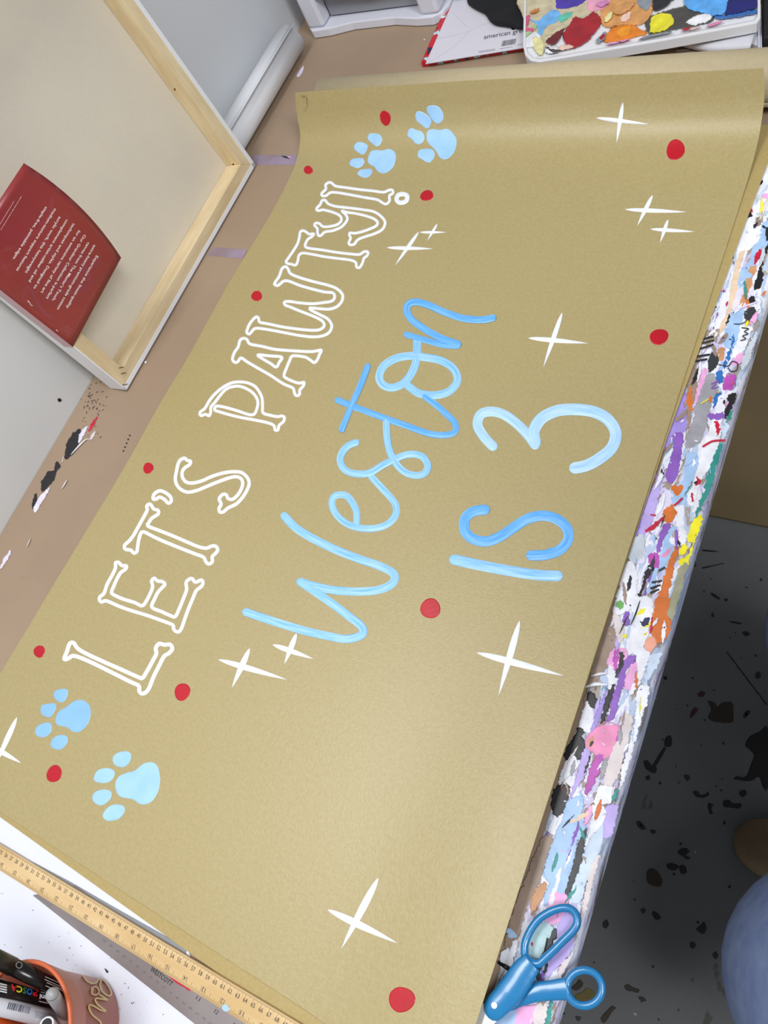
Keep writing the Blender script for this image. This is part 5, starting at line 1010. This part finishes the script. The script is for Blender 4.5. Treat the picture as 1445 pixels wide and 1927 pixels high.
# hands hanging relaxed, five fingers each
def hand(w, sgn):
    W_ = Vector(w); d = Vector((-.12, 0, -1)).normalized(); s = Vector((-1, 0, .1)); inn = Vector((0, sgn, -.3)).normalized()
    nd = [(W_ + Vector((.004, 0, .03)), .026), (W_ + d * .045, (.034, .014)), (W_ + d * .085, (.036, .013))]; ed = [(0, 1), (1, 2)]
    for k, (o_, L) in enumerate(((.030, .066), (.010, .076), (-.010, .070), (-.029, .054))):
        b = W_ + d * .085 + s * o_; c = b + d * L * .45 + inn * .006; e = c + d * L * .28 + inn * .012; f_ = e + d * L * .12 + inn * L * .22
        i = len(nd); nd += [(b, .0095), (c, .0088), (e, .0082), (f_, .0072)]; ed += [(2, i), (i, i + 1), (i + 1, i + 2), (i + 2, i + 3)]
    b = W_ + d * .03 + s * .030; c = b + d * .035 + s * .012 + inn * .012; e = c + d * .028 + inn * .008; i = len(nd)
    nd += [(b, .012), (c, .0105), (e, .009)]; ed += [(1, i), (i, i + 1), (i + 1, i + 2)]
    return skin('hand', nd, ed, m_skin, pr, lv=1)
hand((.328, -.125, .89), 1); hand((.328, .365, .89), -1)
# head features
for y in (.088, .152):
    e = MB(); n = 10; vs = []
    for i in range(6):
        for k in range(n):
            a = math.pi * i / 5; vs.append((.274 + .010 * math.sin(a) * math.cos(2 * math.pi * k / n), y + .014 * math.sin(a) * math.sin(2 * math.pi * k / n), 1.635 + .009 * math.cos(a)))
    e.add(vs, [(i * n + k, i * n + (k + 1) % n, (i + 1) * n + (k + 1) % n, (i + 1) * n + k) for i in range(5) for k in range(n)], True); ey = e.build('eye', m_white, pr)
    MB().tube([(.266, y, 1.635), (.2635, y, 1.635)], .006, 10).build('iris', mat('iris_brown', '3a2a1c', .3), ey)
MB().tube([(.275, .12, 1.645), (.262, .12, 1.62), (.252, .12, 1.598), (.270, .12, 1.588)], [.006, .009, .012, .009], 10, up=(0, 1, 0)).build('nose', m_skin, pr)
MB().tube([(.288, .098, 1.562), (.276, .12, 1.559), (.288, .142, 1.562)], [.003, .005, .003], 8).build('mouth', mat('lips', 'a8605a', .5), pr)
for y in (.038, .202): MB().tube([(.345, y, 1.655), (.352, y, 1.64), (.350, y, 1.615), (.342, y, 1.60)], [.007, .011, .009, .006], 8).build('ear', m_skin, pr)
hair = [((.345, .12, 1.745), .095), ((.385, .12, 1.70), .105), ((.40, .12, 1.60), .095), ((.405, .12, 1.49), .075)]
skin('hair', hair, [(0, 1), (1, 2), (2, 3)], mat('brown_hair', '3d2a1e', .6, bump=.4, bscale=120), pr)
# trainers
m_shoe = mat('tan_suede', '8f7a60', .8, var=.1, scale=30); m_sole = mat('sole', '6e6453', .7)
def shoe(x, y, ang):
    c, s = math.cos(ang), math.sin(ang)
    def T(u, v, z): return (x - u * c - v * s, y - u * s + v * c, z)
    outl = [(-.085, 0), (-.08, .03), (-.04, .037), (.02, .036), (.08, .046), (.13, .046), (.165, .03), (.178, 0), (.165, -.03), (.13, -.046), (.08, -.046), (.02, -.036), (-.04, -.037), (-.08, -.03)]
    oc = crom(outl, True, .008); sh = MB().prism([T(u, v, .001) for u, v in oc], (0, 0, .022)).build('shoe_sole', m_sole, pr, bevel=.004)
    rings = [(1, .023), (.97, .045), (.86, .066), (.6, .078)]; n = len(oc); vs = []
    for r, z in rings:
        for u, v in oc:
            zz = z + (max(0, .05 - u) * .45 if r < .9 else 0); vs.append(T((u - .03) * r * (1 if r > .7 else .8) + .03 - (1 - r) * .08, v * r, min(zz, .115)))
    vs.append(T(-.0, 0, .10)); fs = [(i * n + j, i * n + (j + 1) % n, (i + 1) * n + (j + 1) % n, (i + 1) * n + j) for i in range(3) for j in range(n)] + [(3 * n + j, 3 * n + (j + 1) % n, len(vs) - 1) for j in range(n)]
    up = MB().add(vs, fs, True).build('shoe', m_shoe, pr)
    arc = [T(.10, -.034 + .0085 * k, .066 - abs(k - 4) * .0035) for k in range(9)]
    MB().tube(arc, .0014, 6).build('stitching', mat('thread', '3e352b', .8), up)
    for k in range(4): MB().tube([T(.03 - k * .02, -.02, .083 + k * .005), T(.035 - k * .02, 0, .092 + k * .005), T(.03 - k * .02, .02, .083 + k * .005)], .0025, 6).build('lace', mat('lace', 'b7a58a', .8), up)
shoe(.165, .13, .05); shoe(.22, .335, -.15)
